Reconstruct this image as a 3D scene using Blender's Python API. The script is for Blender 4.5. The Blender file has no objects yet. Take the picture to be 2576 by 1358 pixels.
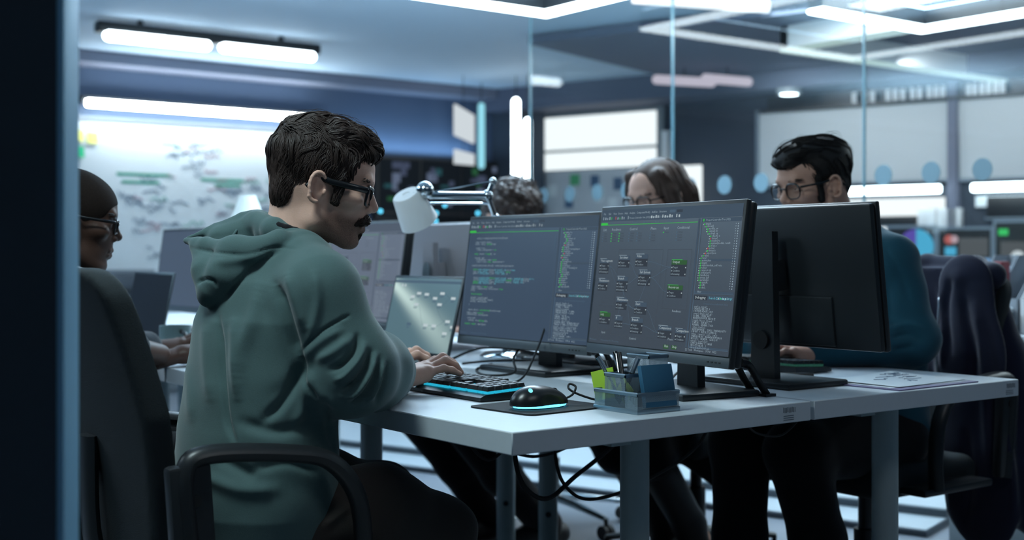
import bpy, bmesh, math, random
import numpy as np
from mathutils import Vector, Matrix
random.seed(7); np.random.seed(7)
SC = bpy.context.scene
C = SC.collection
PI = math.pi

# ---------------------------------------------------------------- camera
CAM = Vector((-1.252, -1.669, 1.023))
FW = Vector((.6, .8, 0)); RT = Vector((.8, -.6, 0)); UP = Vector((0, 0, 1))
FPX = 3190.0
cam = bpy.data.cameras.new('camera'); camo = bpy.data.objects.new('camera', cam); C.objects.link(camo)
cam.sensor_width = 36; cam.lens = FPX / 2576 * 36; cam.shift_y = -39 / 2576
cam.clip_start = .05; cam.clip_end = 60
m3 = Matrix((RT, UP, -FW)).transposed()
camo.matrix_world = Matrix.Translation(CAM) @ m3.to_4x4()
cam.dof.use_dof = True; cam.dof.focus_distance = 2.46; cam.dof.aperture_fstop = 2.8; cam.dof.aperture_blades = 9
SC.camera = camo

def at(px, py, d):
    """room point seen at an image pixel, given its distance in metres"""
    return CAM + FW * d + RT * ((px - 1288) / FPX * d) + UP * ((640 - py) / FPX * d)

# ---------------------------------------------------------------- world, exposure
SC.view_settings.view_transform = 'Standard'; SC.view_settings.look = 'None'
SC.view_settings.gamma = 1; SC.view_settings.exposure = 0; SC.view_settings.use_curve_mapping = False
w = bpy.data.worlds.new('world'); SC.world = w; w.use_nodes = True
w.node_tree.nodes['Background'].inputs[0].default_value = (.10, .30, .55, 1)
w.node_tree.nodes['Background'].inputs[1].default_value = .09

def area(name, loc, size, power, col, rot=(0, 0, 0), sy=None):
    l = bpy.data.lights.new(name, 'AREA'); l.energy = power; l.color = col
    l.shape = 'RECTANGLE'; l.size = size; l.size_y = sy or size
    o = bpy.data.objects.new(name, l); C.objects.link(o); o.location = loc; o.rotation_euler = rot
    return o
# overhead fill lights added outside the frame, behind and beside the camera
LIGHTS = [
    area('overhead_fill_light', (-1.7, 2.9, 2.5), 1.6, 36, (.84, .96, 1.0), sy=.5),
    area('overhead_fill_light', (-.95, .18, 2.45), .8, 31, (.76, .97, 1.0), sy=.3),
    area('overhead_fill_light', (.4, -1.6, 2.5), 1.2, 7, (.92, .97, 1.0), sy=.6),
    area('overhead_fill_light', (1.9, 2.0, 2.45), .3, 36, (.88, .97, 1.0), sy=2.0),
    area('overhead_fill_light', (4.6, 1.5, 2.48), .4, 90, (.88, .97, 1.0), sy=4.0),
    area('ceiling_fill_light', (2.1, 2.6, 1.95), 1.2, 180, (.70, .90, 1.0), (math.pi, 0, 0)),  # unseen upward light added to brighten the ceiling over the desks
    area('ceiling_fill_light', (-1.6, 4.9, 1.8), 1.2, 150, (.68, .89, 1.0), (math.pi, 0, 0)),  # added likewise for the ceiling at left
    area('video_wall_backlight', (4.8, 7.84, 1.91), 1.3, 5, (.45, .72, 1.0), (math.pi, 0, 0), sy=.06),
    area('ceiling_fill_light', (5.3, 1.5, 1.9), 1.0, 22, (.68, .89, 1.0), (math.pi, 0, 0)),  # added for the ceiling beyond the glass
]
def board_fill_spot(loc, aim, power):
    l = bpy.data.lights.new('board_fill_spot', 'SPOT'); l.energy = power; l.color = (.90, .96, 1.0); l.spot_size = 1.9; l.spot_blend = .9; l.shadow_soft_size = .06
    o = bpy.data.objects.new('board_fill_spot', l); C.objects.link(o); o.location = loc
    o.rotation_euler = (Vector(aim) - Vector(loc)).to_track_quat('-Z', 'Y').to_euler(); return o
for wx, wy in ((5.75, 4.6), (6.0, 3.6), (6.3, 2.6)):  # spots added without fittings to brighten the far boards
    board_fill_spot((wx, wy, 2.28), (wx + 1.2, wy + .38, 1.75), 34)

# ---------------------------------------------------------------- materials
def lin(v):
    v = v / 255.0
    return v / 12.92 if v <= .04045 else ((v + .055) / 1.055) ** 2.4
def rgb(r, g, b): return (lin(r), lin(g), lin(b), 1)

def mat(name, col, rough=.5, metal=0, spec=.5, emit=None, estr=1.0, bump=None, var=None, alpha=None, trans=0, sheen=0, coat=0):
    m = bpy.data.materials.new(name); m.use_nodes = True
    nt = m.node_tree; b = nt.nodes['Principled BSDF']
    b.inputs['Base Color'].default_value = col
    b.inputs['Roughness'].default_value = rough; b.inputs['Metallic'].default_value = metal
    b.inputs['Specular IOR Level'].default_value = spec
    if emit: b.inputs['Emission Color'].default_value = emit; b.inputs['Emission Strength'].default_value = estr
    if trans: b.inputs['Transmission Weight'].default_value = trans
    if sheen: b.inputs['Sheen Weight'].default_value = sheen; b.inputs['Sheen Roughness'].default_value = .4
    if coat: b.inputs['Coat Weight'].default_value = coat; b.inputs['Coat Roughness'].default_value = .08
    if bump or var:
        tc = nt.nodes.new('ShaderNodeTexCoord')
    if bump:
        sc, st, dist = bump
        n = nt.nodes.new('ShaderNodeTexNoise'); n.inputs['Scale'].default_value = sc; n.inputs['Detail'].default_value = 3
        bp = nt.nodes.new('ShaderNodeBump'); bp.inputs['Strength'].default_value = st; bp.inputs['Distance'].default_value = dist
        nt.links.new(tc.outputs['Object'], n.inputs['Vector']); nt.links.new(n.outputs['Fac'], bp.inputs['Height'])
        nt.links.new(bp.outputs['Normal'], b.inputs['Normal'])
    if var:
        sc, amt = var
        n = nt.nodes.new('ShaderNodeTexNoise'); n.inputs['Scale'].default_value = sc; n.inputs['Detail'].default_value = 4
        mx = nt.nodes.new('ShaderNodeMix'); mx.data_type = 'RGBA'
        mx.inputs[6].default_value = tuple(c * (1 - amt) for c in col[:3]) + (1,)
        mx.inputs[7].default_value = tuple(min(1, c * (1 + amt)) for c in col[:3]) + (1,)
        nt.links.new(tc.outputs['Object'], n.inputs['Vector']); nt.links.new(n.outputs['Fac'], mx.inputs[0])
        nt.links.new(mx.outputs[2], b.inputs['Base Color'])
    return m

def emitter(name, col, s):
    m = bpy.data.materials.new(name); m.use_nodes = True; nt = m.node_tree
    nt.nodes.remove(nt.nodes['Principled BSDF'])
    e = nt.nodes.new('ShaderNodeEmission'); e.inputs[0].default_value = (*col[:3], 1); e.inputs[1].default_value = s
    nt.links.new(e.outputs[0], nt.nodes['Material Output'].inputs[0])
    return m

def clear_glass(name, tint, refl=.08, rough=.0, opacity=0.0):
    """thin pane: mostly see-through, a fresnel share of mirror reflection"""
    m = bpy.data.materials.new(name); m.use_nodes = True; nt = m.node_tree
    nt.nodes.remove(nt.nodes['Principled BSDF'])
    t = nt.nodes.new('ShaderNodeBsdfTransparent'); t.inputs[0].default_value = tint
    g = nt.nodes.new('ShaderNodeBsdfGlossy'); g.inputs['Roughness'].default_value = rough
    f = nt.nodes.new('ShaderNodeFresnel'); ge = nt.nodes.new('ShaderNodeNewGeometry'); io = nt.nodes.new('ShaderNodeMapRange')
    io.inputs[3].default_value = 1.45; io.inputs[4].default_value = 1 / 1.45; nt.links.new(ge.outputs['Backfacing'], io.inputs[0]); nt.links.new(io.outputs[0], f.inputs[0])
    mu = nt.nodes.new('ShaderNodeMath'); mu.operation = 'MULTIPLY_ADD'; mu.inputs[1].default_value = 1.0; mu.inputs[2].default_value = refl
    mx = nt.nodes.new('ShaderNodeMixShader')
    nt.links.new(f.outputs[0], mu.inputs[0]); nt.links.new(mu.outputs[0], mx.inputs[0])
    nt.links.new(t.outputs[0], mx.inputs[1]); nt.links.new(g.outputs[0], mx.inputs[2])
    nt.links.new(mx.outputs[0], nt.nodes['Material Output'].inputs[0])
    return m

def wire_mesh(name, col, scale):
    """expanded-metal mesh: real see-through holes from a brick/hex pattern"""
    m = bpy.data.materials.new(name); m.use_nodes = True; nt = m.node_tree
    b = nt.nodes['Principled BSDF']; b.inputs['Base Color'].default_value = col
    b.inputs['Metallic'].default_value = .35; b.inputs['Roughness'].default_value = .35
    uv = nt.nodes.new('ShaderNodeUVMap')
    mp = nt.nodes.new('ShaderNodeMapping'); mp.inputs['Scale'].default_value = (scale, scale * .62, 1)
    mp.inputs['Rotation'].default_value = (0, 0, 0)
    sp = nt.nodes.new('ShaderNodeSeparateXYZ')
    nt.links.new(uv.outputs[0], mp.inputs[0]); nt.links.new(mp.outputs[0], sp.inputs[0])
    def math_(op, a, bb=None):
        n = nt.nodes.new('ShaderNodeMath'); n.operation = op
        for i, v in enumerate((a, bb)):
            if v is None: continue
            if isinstance(v, (int, float)): n.inputs[i].default_value = v
            else: nt.links.new(v, n.inputs[i])
        return n.outputs[0]
    s = math_('ADD', sp.outputs[0], sp.outputs[1]); d = math_('SUBTRACT', sp.outputs[0], sp.outputs[1])
    a1 = math_('ABSOLUTE', math_('SUBTRACT', math_('FRACT', s), .5)); a2 = math_('ABSOLUTE', math_('SUBTRACT', math_('FRACT', d), .5))
    hole = math_('LESS_THAN', math_('MAXIMUM', a1, a2), .31)
    t = nt.nodes.new('ShaderNodeBsdfTransparent'); mx = nt.nodes.new('ShaderNodeMixShader')
    nt.links.new(hole, mx.inputs[0]); nt.links.new(b.outputs[0], mx.inputs[1]); nt.links.new(t.outputs[0], mx.inputs[2])
    nt.links.new(mx.outputs[0], nt.nodes['Material Output'].inputs[0])
    return m

# ---------------------------------------------------------------- mesh builder
def catmull(pts, n=8, closed=False):
    P = [Vector(p) for p in pts]; out = []
    N = len(P)
    rng = range(N if closed else N - 1)
    for i in rng:
        g = (lambda k: P[k % N]) if closed else (lambda k: P[max(0, min(N - 1, k))])
        a, b, c, d = g(i - 1), g(i), g(i + 1), g(i + 2)
        for j in range(n):
            t = j / n
            out.append(.5 * ((2 * b) + (c - a) * t + (2 * a - 5 * b + 4 * c - d) * t * t + (3 * b - a - 3 * c + d) * t ** 3))
    if not closed: out.append(P[-1].copy())
    return out

def rotm(rx=0, ry=0, rz=0):
    return Matrix.Rotation(rz, 3, 'Z') @ Matrix.Rotation(ry, 3, 'Y') @ Matrix.Rotation(rx, 3, 'X')

def frame_z(d):
    d = Vector(d).normalized()
    a = Vector((0, 0, 1)) if abs(d.z) < .95 else Vector((1, 0, 0))
    x = a.cross(d).normalized(); y = d.cross(x)
    return x, y, d

class MB:
    def __init__(s): s.v = []; s.f = []; s.mi = []; s.m = 0; s.uv = None
    def add(s, vs, fs):
        o = len(s.v); s.v.extend([tuple(v) for v in vs])
        s.f.extend([tuple(i + o for i in f) for f in fs]); s.mi.extend([s.m] * len(fs)); return s
    def box(s, c, size, R=None, bevel=0, seg=2):
        hx, hy, hz = size[0] / 2, size[1] / 2, size[2] / 2
        R = R or Matrix.Identity(3); c = Vector(c)
        if bevel <= 0:
            vs = [c + R @ Vector((x * hx, y * hy, z * hz)) for x in (-1, 1) for y in (-1, 1) for z in (-1, 1)]
            return s.add(vs, [(0, 1, 3, 2), (4, 6, 7, 5), (0, 4, 5, 1), (2, 3, 7, 6), (0, 2, 6, 4), (1, 5, 7, 3)])
        bm = bmesh.new(); bmesh.ops.create_cube(bm, size=1)
        for v in bm.verts: v.co = Vector((v.co.x * size[0], v.co.y * size[1], v.co.z * size[2]))
        bmesh.ops.bevel(bm, geom=bm.edges[:], offset=bevel, segments=seg, affect='EDGES', profile=.5)
        return s.bm(bm, lambda p: c + R @ p)
    def bm(s, bm, fn=lambda p: p):
        bm.verts.index_update()
        s.add([fn(v.co) for v in bm.verts], [[v.index for v in f.verts] for f in bm.faces]); bm.free(); return s
    def cyl(s, p0, p1, r0, r1=None, seg=20, caps=True):
        r1 = r0 if r1 is None else r1
        p0, p1 = Vector(p0), Vector(p1); x, y, z = frame_z(p1 - p0)
        vs = []
        for p, r in ((p0, r0), (p1, r1)):
            for i in range(seg):
                a = 2 * PI * i / seg; vs.append(p + (x * math.cos(a) + y * math.sin(a)) * r)
        fs = [(i, (i + 1) % seg, seg + (i + 1) % seg, seg + i) for i in range(seg)]
        if caps: fs += [tuple(range(seg - 1, -1, -1)), tuple(range(seg, 2 * seg))]
        return s.add(vs, fs)
    def tube(s, pts, r, seg=8, caps=True, closed=False, flat=None):
        P = [Vector(p) for p in pts]; n = len(P)
        R = r if hasattr(r, '__len__') else [r] * n
        T = []
        for i in range(n):
            a = P[(i - 1) % n] if (closed or i > 0) else P[i]; b = P[(i + 1) % n] if (closed or i < n - 1) else P[i]
            t = b - a; T.append(t.normalized() if t.length > 1e-9 else Vector((0, 0, 1)))
        x, y, _ = frame_z(T[0]); vs = []
        for i in range(n):
            x = (x - T[i] * x.dot(T[i])); x = x.normalized() if x.length > 1e-6 else frame_z(T[i])[0]
            y = T[i].cross(x)
            for k in range(seg):
                a = 2 * PI * k / seg; o = x * math.cos(a) + y * math.sin(a)
                if flat is not None:
                    fd, ff = flat; fd = Vector(fd); o = o + fd * (o.dot(fd) * (ff - 1))
                vs.append(P[i] + o * R[i])
        fs = []
        for i in range(n if closed else n - 1):
            j = (i + 1) % n
            fs += [(i * seg + k, i * seg + (k + 1) % seg, j * seg + (k + 1) % seg, j * seg + k) for k in range(seg)]
        if caps and not closed: fs += [tuple(range(seg - 1, -1, -1)), tuple(range((n - 1) * seg, n * seg))]
        return s.add(vs, fs)
    def lathe(s, prof, seg=32, M=None):
        M = M or Matrix.Identity(4); vs = []; n = len(prof)
        for r, z in prof:
            for k in range(seg):
                a = 2 * PI * k / seg; vs.append(M @ Vector((r * math.cos(a), r * math.sin(a), z)))
        fs = [(i * seg + k, i * seg + (k + 1) % seg, (i + 1) * seg + (k + 1) % seg, (i + 1) * seg + k) for i in range(n - 1) for k in range(seg)]
        if prof[0][0] > 1e-6: fs.append(tuple(range(seg - 1, -1, -1)))
        if prof[-1][0] > 1e-6: fs.append(tuple(range((n - 1) * seg, n * seg)))
        return s.add(vs, fs)
    def sphere(s, c, r, seg=16, rings=10, R=None):
        r = r if hasattr(r, '__len__') else (r, r, r); R = R or Matrix.Identity(3); c = Vector(c)
        vs = [c + R @ Vector((0, 0, r[2]))]
        for i in range(1, rings):
            t = PI * i / rings
            for k in range(seg):
                a = 2 * PI * k / seg
                vs.append(c + R @ Vector((r[0] * math.sin(t) * math.cos(a), r[1] * math.sin(t) * math.sin(a), r[2] * math.cos(t))))
        vs.append(c + R @ Vector((0, 0, -r[2]))); L = len(vs) - 1
        fs = [(0, 1 + k, 1 + (k + 1) % seg) for k in range(seg)]
        for i in range(rings - 2):
            fs += [(1 + i * seg + k, 1 + (i + 1) * seg + k, 1 + (i + 1) * seg + (k + 1) % seg, 1 + i * seg + (k + 1) % seg) for k in range(seg)]
        b = 1 + (rings - 2) * seg
        fs += [(L, b + (k + 1) % seg, b + k) for k in range(seg)]
        return s.add(vs, fs)
    def prism(s, poly, h0, h1, fn=lambda x, y, z: (x, y, z)):
        """polygon in the x,y plane raised from h0 to h1"""
        n = len(poly)
        vs = [fn(x, y, h0) for x, y in poly] + [fn(x, y, h1) for x, y in poly]
        return s.add(vs, [tuple(range(n - 1, -1, -1)), tuple(range(n, 2 * n))] + [(i, (i + 1) % n, n + (i + 1) % n, n + i) for i in range(n)])
    def grid(s, fn, nu, nv):
        vs = [fn(i / nu, j / nv) for j in range(nv + 1) for i in range(nu + 1)]
        return s.add(vs, [(j * (nu + 1) + i, j * (nu + 1) + i + 1, (j + 1) * (nu + 1) + i + 1, (j + 1) * (nu + 1) + i) for j in range(nv) for i in range(nu)])

def rrect(w, h, r, n=5):
    pts = []
    for cx, cy, a0 in ((w / 2 - r, h / 2 - r, 0), (-w / 2 + r, h / 2 - r, 90), (-w / 2 + r, -h / 2 + r, 180), (w / 2 - r, -h / 2 + r, 270)):
        for i in range(n + 1):
            a = math.radians(a0 + 90 * i / n); pts.append((cx + r * math.cos(a), cy + r * math.sin(a)))
    return pts

def mesh_of(name, mb, smooth=None):
    me = bpy.data.meshes.new(name); me.from_pydata(mb.v, [], mb.f); me.update()
    if any(mb.mi): me.polygons.foreach_set('material_index', mb.mi)
    if smooth:
        me.polygons.foreach_set('use_smooth', [True] * len(me.polygons))
        if smooth < 170: me.set_sharp_from_angle(angle=math.radians(smooth))
    return me

def obj(name, mb, mt, parent=None, smooth=40, world=False, loc=None, rz=None, label=None):
    if world and parent is not None:
        l = parent.location
        mb.v = [(v[0] - l[0], v[1] - l[1], v[2] - l[2]) for v in mb.v]
    me = mb if isinstance(mb, bpy.types.Mesh) else mesh_of(name, mb, smooth)
    if not me.materials:
        for m in (mt if isinstance(mt, (list, tuple)) else [mt]): me.materials.append(m)
    o = bpy.data.objects.new(name, me); C.objects.link(o)
    if parent is not None: o.parent = parent
    if loc is not None: o.location = loc
    if rz is not None: o.rotation_euler = (0, 0, rz)
    if label: o['label'] = label
    return o

def tag(o, label, cat, group=None):
    o['label'] = label; o['category'] = cat
    if group: o['group'] = group
    return o
def thing(name, label, cat, loc=(0, 0, 0), rz=0, group=None):
    o = bpy.data.objects.new(name, None); C.objects.link(o); o.empty_display_size = .05
    o.location = loc; o.rotation_euler = (0, 0, rz)
    return tag(o, label, cat, group)
def struct(name, mb, mt, parent=None, smooth=40):
    o = obj(name, mb, mt, parent, smooth)
    if parent is None: o['kind'] = 'structure'
    return o
def dup(root, loc=None, rz=None, label=None, group=None):
    r = root.copy(); C.objects.link(r)
    if loc is not None: r.location = loc
    if rz is not None: r.rotation_euler = (0, 0, rz)
    if label: r['label'] = label
    if group: r['group'] = group
    for ch in list(root.children):
        c = ch.copy(); C.objects.link(c); c.parent = r
        for g in list(ch.children):
            d = g.copy(); C.objects.link(d); d.parent = c
    return r

# ---------------------------------------------------------------- implicit-surface modeller for bodies and cloth
class SDF:
    def __init__(s, lo, hi, h):
        s.lo = np.array(lo, float); s.h = h
        s.n = np.ceil((np.array(hi, float) - s.lo) / h).astype(int) + 1
        s.ax = [(s.lo[i] + h * np.arange(s.n[i])).astype(np.float32) for i in range(3)]
        s.d = np.full(tuple(s.n), .2, np.float32)
    def sl(s, lo, hi):
        a = np.clip(np.floor((np.array(lo) - s.lo) / s.h).astype(int), 0, s.n); b = np.clip(np.ceil((np.array(hi) - s.lo) / s.h).astype(int) + 1, 0, s.n)
        return tuple(slice(int(x), int(y)) for x, y in zip(a, b))
    def pts(s, sl):
        return s.ax[0][sl[0]][:, None, None], s.ax[1][sl[1]][None, :, None], s.ax[2][sl[2]][None, None, :]
    def mix(s, sl, d, k, op):
        D = s.d[sl]
        if D.size == 0: return
        if op == 'u':
            h = np.clip(.5 + .5 * (D - d) / k, 0, 1); s.d[sl] = D * (1 - h) + d * h - k * h * (1 - h)
        else:
            d = -d; h = np.clip(.5 - .5 * (D - d) / k, 0, 1); s.d[sl] = D * (1 - h) + d * h + k * h * (1 - h)
    def cone(s, a, b, ra, rb=None, k=.012, op='u', flat=None):
        rb = ra if rb is None else rb
        a = np.array(a, float); b = np.array(b, float); m = max(ra, rb) * (max(1, flat[1]) if flat else 1) + k + .03
        sl = s.sl(np.minimum(a, b) - m, np.maximum(a, b) + m); x, y, z = s.pts(sl)
        ab = b - a; L = max(float(ab @ ab), 1e-9)
        px, py, pz = x - a[0], y - a[1], z - a[2]
        t = np.clip((px * ab[0] + py * ab[1] + pz * ab[2]) / L, 0, 1)
        qx, qy, qz = px - t * ab[0], py - t * ab[1], pz - t * ab[2]
        if flat:
            n = np.array(flat[0], float); n /= np.linalg.norm(n); c = (qx * n[0] + qy * n[1] + qz * n[2]) * (1 / flat[1] - 1)
            qx, qy, qz = qx + c * n[0], qy + c * n[1], qz + c * n[2]
        d = np.sqrt(qx * qx + qy * qy + qz * qz) - (ra + t * (rb - ra))
        if flat: d = d * min(1, flat[1])
        s.mix(sl, d.astype(np.float32), k, op); return s
    def chain(s, P, R, k=.012, op='u', flat=None):
        for i in range(len(P) - 1): s.cone(P[i], P[i + 1], R[i], R[i + 1], k, op, flat)
        return s
    def ell(s, c, r, k=.012, op='u', R=None):
        c = np.array(c, float); r = np.array(r if hasattr(r, '__len__') else (r,) * 3, float); m = r.max() + k + .03
        sl = s.sl(c - m, c + m); x, y, z = s.pts(sl); x, y, z = x - c[0], y - c[1], z - c[2]
        if R is not None:
            R = np.array(R); x, y, z = (R[0, 0] * x + R[1, 0] * y + R[2, 0] * z, R[0, 1] * x + R[1, 1] * y + R[2, 1] * z, R[0, 2] * x + R[1, 2] * y + R[2, 2] * z)
        k0 = np.sqrt((x / r[0]) ** 2 + (y / r[1]) ** 2 + (z / r[2]) ** 2)
        k1 = np.sqrt((x / r[0] ** 2) ** 2 + (y / r[1] ** 2) ** 2 + (z / r[2] ** 2) ** 2) + 1e-6
        s.mix(sl, (k0 * (k0 - 1) / k1).astype(np.float32), k, op); return s
    def loft(s, rows, ang, k=.03):
        """rows of (z, x, y, half width, half depth); ang = facing angle"""
        rows = sorted(rows); zs = [r[0] for r in rows]
        g = lambda i: np.interp(s.ax[2], zs, [r[i] for r in rows]).astype(np.float32)[None, None, :]
        m = max(max(r[3], r[4]) for r in rows) + .08
        lo = (min(r[1] for r in rows) - m, min(r[2] for r in rows) - m, zs[0] - .06); hi = (max(r[1] for r in rows) + m, max(r[2] for r in rows) + m, zs[-1] + .06)
        sl = s.sl(lo, hi); x, y, z = s.pts(sl); zz = sl[2]
        cx, cy, a, b = g(1)[:, :, zz], g(2)[:, :, zz], g(3)[:, :, zz], g(4)[:, :, zz]
        ca, sa = math.cos(ang), math.sin(ang)
        u = -(x - cx) * sa + (y - cy) * ca; v = (x - cx) * ca + (y - cy) * sa
        rho = np.sqrt((u / a) ** 2 + (v / b) ** 2); d = (rho - 1) * np.minimum(a, b)
        e = np.maximum(zs[0] - z, z - zs[-1]) + 0 * d
        d = np.where((d > 0) & (e > 0), np.sqrt(d * d + e * e), np.maximum(d, e))
        s.mix(sl, d.astype(np.float32), k, 'u'); return s
    def mesh(s, smooth=1):
        d = s.d.copy(); d[0] = d[-1] = .1; d[:, 0] = d[:, -1] = .1; d[:, :, 0] = d[:, :, -1] = .1
        ins = d < 0; nx, ny, nz = [q - 1 for q in d.shape]
        cnt = np.zeros((nx, ny, nz), np.int8)
        for i in (0, 1):
            for j in (0, 1):
                for k in (0, 1): cnt += ins[i:i + nx, j:j + ny, k:k + nz]
        act = np.argwhere((cnt > 0) & (cnt < 8)); idx = np.full((nx, ny, nz), -1, np.int64); idx[tuple(act.T)] = np.arange(len(act))
        P = np.zeros((len(act), 3)); W = np.zeros(len(act))
        cor = [(i, j, k) for i in (0, 1) for j in (0, 1) for k in (0, 1)]
        val = {c: d[act[:, 0] + c[0], act[:, 1] + c[1], act[:, 2] + c[2]] for c in cor}
        for a in cor:
            for ax in range(3):
                if a[ax]: continue
                b = list(a); b[ax] = 1; b = tuple(b); va, vb = val[a], val[b]; q = (va < 0) != (vb < 0)
                t = np.where(q, va / np.where(q, va - vb, 1), 0)
                p = np.tile(np.array(a, float), (len(act), 1)); p[:, ax] = t
                P[q] += p[q]; W[q] += 1
        V = s.lo + s.h * (act + P / np.maximum(W, 1)[:, None]); F = []
        for ax in range(3):
            o1, o2 = [(1, 2), (2, 0), (0, 1)][ax]
            sa = [slice(0, -1)] * 3; sb = [slice(0, -1)] * 3; sa[ax] = slice(0, -1); sb[ax] = slice(1, None)
            for o in (o1, o2): sa[o] = slice(1, -1); sb[o] = slice(1, -1)
            A, B = ins[tuple(sa)], ins[tuple(sb)]; E = np.argwhere(A != B)
            fl = A[tuple(E.T)]; off = np.zeros(3, int); off[o1] = 1; off[o2] = 1; E = E + off
            def cell(i, j):
                q = E.copy(); q[:, o1] -= i; q[:, o2] -= j; return idx[q[:, 0], q[:, 1], q[:, 2]]
            Q = np.stack([cell(1, 1), cell(0, 1), cell(0, 0), cell(1, 0)], 1)
            Q[~fl] = Q[~fl][:, ::-1]; F.append(Q)
        F = np.concatenate(F); F = F[(F >= 0).all(1)]
        for _ in range(smooth):
            S = np.zeros_like(V); N = np.zeros(len(V))
            for i in range(4):
                a, b = F[:, i], F[:, (i + 1) % 4]
                for q in range(3): S[:, q] += np.bincount(a, V[b, q], len(V)) + np.bincount(b, V[a, q], len(V))
                N += np.bincount(a, minlength=len(V)) + np.bincount(b, minlength=len(V))
            V = .5 * V + .5 * S / np.maximum(N, 1)[:, None]
        return V, F
def normals(V, F):
    n = np.cross(V[F[:, 2]] - V[F[:, 0]], V[F[:, 3]] - V[F[:, 1]]); N = np.zeros_like(V)
    for i in range(4):
        for q in range(3): N[:, q] += np.bincount(F[:, i], n[:, q], len(V))
    return N / np.maximum(np.linalg.norm(N, axis=1), 1e-12)[:, None]
def xf(V, M3, t):
    return V @ np.array(M3).T + np.array(t)
def np_mesh(name, parts, mt, parent=None, label=None):
    """join (V, F) blocks into one smooth mesh object, world coordinates"""
    o = 0; vs = []; fs = []
    l = np.array(parent.location) if parent is not None else np.zeros(3)
    for V, F in parts:
        vs.append(V - l); fs += (np.asarray(F) + o).tolist(); o += len(V)
    me = bpy.data.meshes.new(name); me.from_pydata(np.concatenate(vs).tolist(), [], fs); me.update()
    me.polygons.foreach_set('use_smooth', [True] * len(me.polygons)); me.materials.append(mt)
    ob = bpy.data.objects.new(name, me); C.objects.link(ob)
    if parent is not None: ob.parent = parent
    if label: ob['label'] = label
    return ob
def project(V):
    r = V - np.array(CAM); d = r @ np.array(FW)
    return 1288 + r @ np.array(RT) / d * FPX, 640 - r[:, 2] / d * FPX
def creases(V, F, lines):
    """press folds into cloth: lines of (pixel points, width px, depth m), only where the cloth faces the camera"""
    N = normals(V, F); px, py = project(V); view = np.array(CAM) - V
    face = np.clip((N * view).sum(1) / np.linalg.norm(view, axis=1) * 3 + .1, 0, 1)
    D = np.zeros(len(V))
    for pts, wd, dep in lines:
        pts = [(p[0], p[1]) for p in catmull([(a, b, 0) for a, b in pts], 6)]
        L = np.zeros(len(V)); n = len(pts) - 1
        for i in range(n):
            a, b = np.array(pts[i]), np.array(pts[i + 1]); ab = b - a
            t = np.clip(((px - a[0]) * ab[0] + (py - a[1]) * ab[1]) / (ab @ ab + 1e-9), 0, 1)
            r2 = (px - a[0] - t * ab[0]) ** 2 + (py - a[1] - t * ab[1]) ** 2
            u = (i + t) / n; L = np.maximum(L, np.exp(-r2 / wd ** 2) * np.minimum(1, 4 * u + .15) * np.minimum(1, 4 * (1 - u) + .15))
        D += L * dep
    return V + N * (D * face)[:, None]
# ================================================================ room shell
H = 2.53; YB = 7.93; ZD = .73
M = {}
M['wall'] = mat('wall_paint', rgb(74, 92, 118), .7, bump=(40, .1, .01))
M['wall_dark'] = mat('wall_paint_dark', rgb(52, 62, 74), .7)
M['ceil'] = mat('ceiling_paint', rgb(176, 198, 216), .8, bump=(6, .1, .02))
M['cornice'] = mat('cornice_paint', rgb(112, 118, 136), .7)
M['bulk'] = mat('bulkhead_paint', rgb(78, 86, 104), .8)
M['board_matt'] = mat('board_matt', rgb(196, 202, 206), .6)
M['floor'] = mat('floor_vinyl', rgb(122, 128, 136), .35, var=(1.5, .06))
M['step'] = mat('step_white', rgb(158, 168, 174), .45)
M['riser'] = mat('step_riser', rgb(84, 92, 100), .5)
M['black'] = mat('black_plastic', rgb(26, 28, 31), .42)
M['black_metal'] = mat('black_powder_coat', rgb(30, 33, 36), .35, metal=.3)
M['lamp_on'] = emitter('lamp_light', (.80, .93, 1.0), 10.0)
M['uplight'] = emitter('lamp_uplight', (.50, .76, 1.0), 8.0)
M['lamp_bar'] = emitter('lamp_light_bar', (.82, .94, 1.0), 36.0)
M['lamp_cyan'] = emitter('lamp_light_cyan', (.26, .62, .74), 1.2)
M['lamp_pale'] = emitter('reflection_light_pale', (.52, .68, .66), .9)
M['lamp_pink'] = emitter('lamp_light_pink', (.66, .58, .68), .9)
M['lamp_white'] = emitter('lamp_light_panel', (.95, .97, 1.0), 1.6)
M['panel_lit'] = emitter('glowing_panel', (.93, .95, .96), 1.3)
M['panel_grey'] = emitter('reflection_panel', (.62, .68, .72), 1.0)
M['panel_dim'] = emitter('backlit_panel_dim', (.11, .17, .25), 1.0)
M['glass'] = clear_glass('glass_pane', (.93, .965, .97, 1), .005)
M['glass_edge'] = mat('glass_edge', rgb(105, 140, 152), .2, spec=.8)
M['disc'] = mat('privacy_disc', rgb(96, 120, 130), .6)
M['white'] = mat('white_lacquer', rgb(225, 228, 230), .4)
M['board'] = mat('whiteboard_enamel', rgb(222, 228, 230), .18)
M['board_grey'] = mat('pin_board_grey', rgb(190, 194, 200), .6)
M['alu'] = mat('brushed_aluminium', rgb(150, 158, 166), .35, metal=.9)
M['chrome'] = mat('chrome', rgb(205, 212, 216), .12, metal=1)
M['grey_paint'] = mat('grey_paint', rgb(120, 130, 136), .5)
M['ink_green'] = mat('marker_green', rgb(30, 150, 120), .6)
M['ink_blue'] = mat('marker_blue', rgb(60, 90, 120), .6)
M['ink_red'] = mat('marker_red', rgb(165, 110, 125), .6)
M['note_yellow'] = mat('note_yellow', rgb(235, 230, 120), .7)
M['note_green'] = mat('note_green', rgb(30, 190, 130), .7)
M['blue_alu'] = mat('blue_anodised_edge', rgb(150, 205, 235), .4, metal=.1)

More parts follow.
